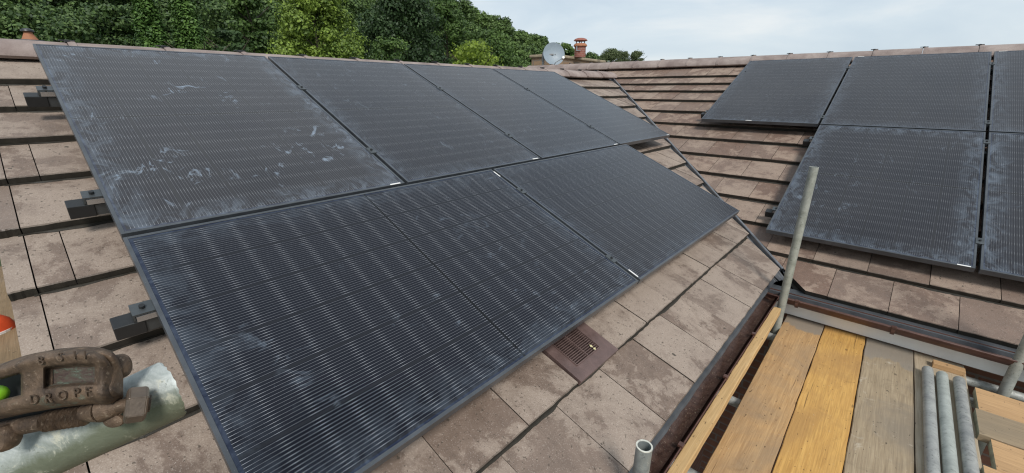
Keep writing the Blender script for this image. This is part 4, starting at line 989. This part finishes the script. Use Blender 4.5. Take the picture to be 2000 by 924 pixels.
LM = {'dark': leaf_mat('leaves_dark', (.016,.036,.013), (.055,.100,.032)), 'mid': leaf_mat('leaves_mid', (.028,.060,.016), (.110,.185,.042)),
      'light': leaf_mat('leaves_light', (.050,.095,.015), (.26,.36,.060)), 'lime': leaf_mat('leaves_lime', (.080,.130,.018), (.30,.40,.055), .4),
      'conifer': leaf_mat('leaves_conifer', (.042,.095,.018), (.120,.215,.045), .1), 'olive': leaf_mat('leaves_olive', (.055,.080,.030), (.130,.165,.070)),
      'yellow': leaf_mat('leaves_yellow', (.22,.25,.02), (.5,.5,.06), .4)}
def trunk(root, H, r, limbs=True):
    mb = MB(); z = 0; p = Vector((0,0,0)); 
    for i in range(5):
        q_ = Vector((random.uniform(-.15, .15), random.uniform(-.15, .15), H*.75*(i+1)/5)); mb.tube(p, q_, r*(1-i*.16), 10, r*(1-(i+1)*.16)); p = q_
        if i > 0 and limbs:
            for _ in range(3):
                a_ = random.uniform(0, 6.28); mb.tube(p, p+Vector((math.cos(a_)*H*.16, math.sin(a_)*H*.16, H*.13)), r*.35, 6, r*.08)
    return mb.build('trunk', BARK, root)
def tree(px, py_top, dist, width_px, kind, label, name='broadleaf_tree', n=60, per=190, leaf=.10, shape='round', group=None):
    top = athor(px, py_top, dist); gz = hill(top.x, top.y); H = top.z-gz; dep = (top-CAM).dot(FW); W = width_px/FPX*dep/ (1+((px-1000)/FPX)**2)**.5
    r = empty(name, (top.x, top.y, gz)); r.rotation_euler = (0, 0, random.uniform(0, 6.28))
    if shape == 'round': bl = crown_blobs(W, H*.80, H*.17, n)
    elif shape == 'cone':
        bl = []
        for i in range(n):
            t = rng.random()**1.15; a_ = rng.random()*6.28; rr_ = W/2*(1-t)**.75*.85*(.35+.65*rng.random()**.5)
            bl.append((rr_*math.cos(a_), rr_*math.sin(a_), H*(.03+.93*t), W*.10, W*.32*(1-t*.5), rng.random()))
    elif shape == 'sparse':
        bl = crown_blobs(W, H*.55, H*.42, n, rb=.34)
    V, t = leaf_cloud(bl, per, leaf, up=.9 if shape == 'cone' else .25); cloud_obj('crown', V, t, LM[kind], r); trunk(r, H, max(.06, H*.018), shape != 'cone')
    tag(r, label, 'tree', group); return r
tree(258, -80, 24, 150, 'conifer', 'tall narrow dark conifer behind the smeared panel, left one of the pair', 'conifer_tree', 190, 260, .06, 'cone')
tree(338, -72, 25, 160, 'conifer', 'tall narrow dark conifer, right one of the pair', 'conifer_tree', 190, 260, .06, 'cone')
tree(375, 38, 23, 50, 'mid', 'small bushy tree tucked right of the two conifers', 'broadleaf_tree', 24, 140, .07)
tree(603, -52, 30, 225, 'light', 'big light green leafy tree in front of the dark wood', n=120, per=240, leaf=.085)
tree(438, 34, 25, 130, 'dark', 'dark glossy leafed tree between the conifers and the big light green tree', n=60, per=220, leaf=.08)
tree(478, -30, 34, 150, 'mid', 'mid green tree just left of the big light green tree', n=70, per=200, leaf=.10)
tree(780, -48, 42, 200, 'dark', 'very tall dark green tree rising to the top of the photo', n=120, per=230, leaf=.12)
tree(757, 62, 32, 130, 'mid', 'dull green feathery tree at the foot of the tall dark tree', n=60, per=200, leaf=.08)
tree(868, -10, 58, 120, 'mid', 'lighter green tree on the shoulder where the wood meets the sky', n=80, per=190, leaf=.14)
tree(852, 84, 34, 70, 'dark', 'dark low tree left of the bright lime tree', n=40, per=170, leaf=.10)
tree(924, 60, 24, 185, 'lime', 'bright lime green young tree above the ridge in the middle', n=70, per=110, leaf=.075)
tree(960, 58, 62, 130, 'mid', 'rounded mid green tree behind the bright lime tree', n=70, per=190, leaf=.16)
tree(1040, 118, 45, 24, 'light', 'tiny light green bush left of the satellite dish', 'bush', 16, 80, .09)
tree(1193, 90, 60, 62, 'olive', 'sparse pale treetop just right of the stone chimney stack', 'treetop', 70, 190, .07, 'sparse', None)
tree(1218, 92, 64, 44, 'olive', 'thin wispy treetop between two fuller ones above the far ridge', 'treetop', 70, 190, .07, 'sparse', None)
tree(1245, 92, 62, 40, 'olive', 'small dense green treetop rightmost of those beyond the chimney', 'treetop', 70, 190, .07, 'sparse', None)
tree(1463, 104, 70, 22, 'dark', 'tiny dark treetop peeping over the ridge left of the right hand panels', 'treetop', 14, 260, .09)
tree(1650, 94, 60, 92, 'mid', 'low wide dark green treetop peeping over the right ridge', 'treetop', 60, 300, .08)
tree(305, 80, 9.0, 17, 'yellow', 'small yellow leafed shrub tip peeping over the left ridge', 'shrub', 10, 50, .035, 'sparse')
# the wood behind reads as one mass
def skyline(px): return interp(px, [(-200, -170), (500, -150), (760, -70), (850, -30), (890, 2), (935, 26), (985, 40), (1010, 62), (1050, 70), (1078, 88), (1110, 88), (1165, 106), (1190, 124)])
Vs, Ts = [], []
for layer in range(4):
    for i in range(30 if layer < 2 else 42):
        px = -180 + 1370*(i+rng.random()*.7)/30 if i < 30 else 880 + 310*(i-30+rng.random())/12
        near = interp(px, [(-200, 36), (500, 44), (850, 66), (1000, 90), (1180, 130)])
        dist = near*(1+.32*layer)*(.92+.16*rng.random())
        sk = skyline(px); py = sk + (3-layer)*interp(px, [(-200, 62), (700, 40), (900, 30), (1180, 9)]) + rng.normal()*4 + (4 if layer == 3 else 0)
        if layer == 3: py = max(py, sk) - interp(px, [(800, 22), (1000, 12), (1190, 6)])
        top = athor(px, py, dist); gz = hill(top.x, top.y)
        H = min(max(7, top.z-gz), 15); W = H*(.65+.3*rng.random()); z0 = top.z-H
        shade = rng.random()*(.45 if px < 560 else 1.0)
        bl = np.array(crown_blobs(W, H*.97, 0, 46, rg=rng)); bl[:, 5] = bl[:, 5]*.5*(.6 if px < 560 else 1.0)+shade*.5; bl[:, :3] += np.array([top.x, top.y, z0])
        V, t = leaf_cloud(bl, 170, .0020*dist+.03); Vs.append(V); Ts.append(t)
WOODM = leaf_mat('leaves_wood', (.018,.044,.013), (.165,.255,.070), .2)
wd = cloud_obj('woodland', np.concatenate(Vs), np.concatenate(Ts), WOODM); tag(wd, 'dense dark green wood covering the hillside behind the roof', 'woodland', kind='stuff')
# small distant spruce tops right of the pot
for px, py in ((1152, 104), (1158, 106), (1164, 108)):
    pass
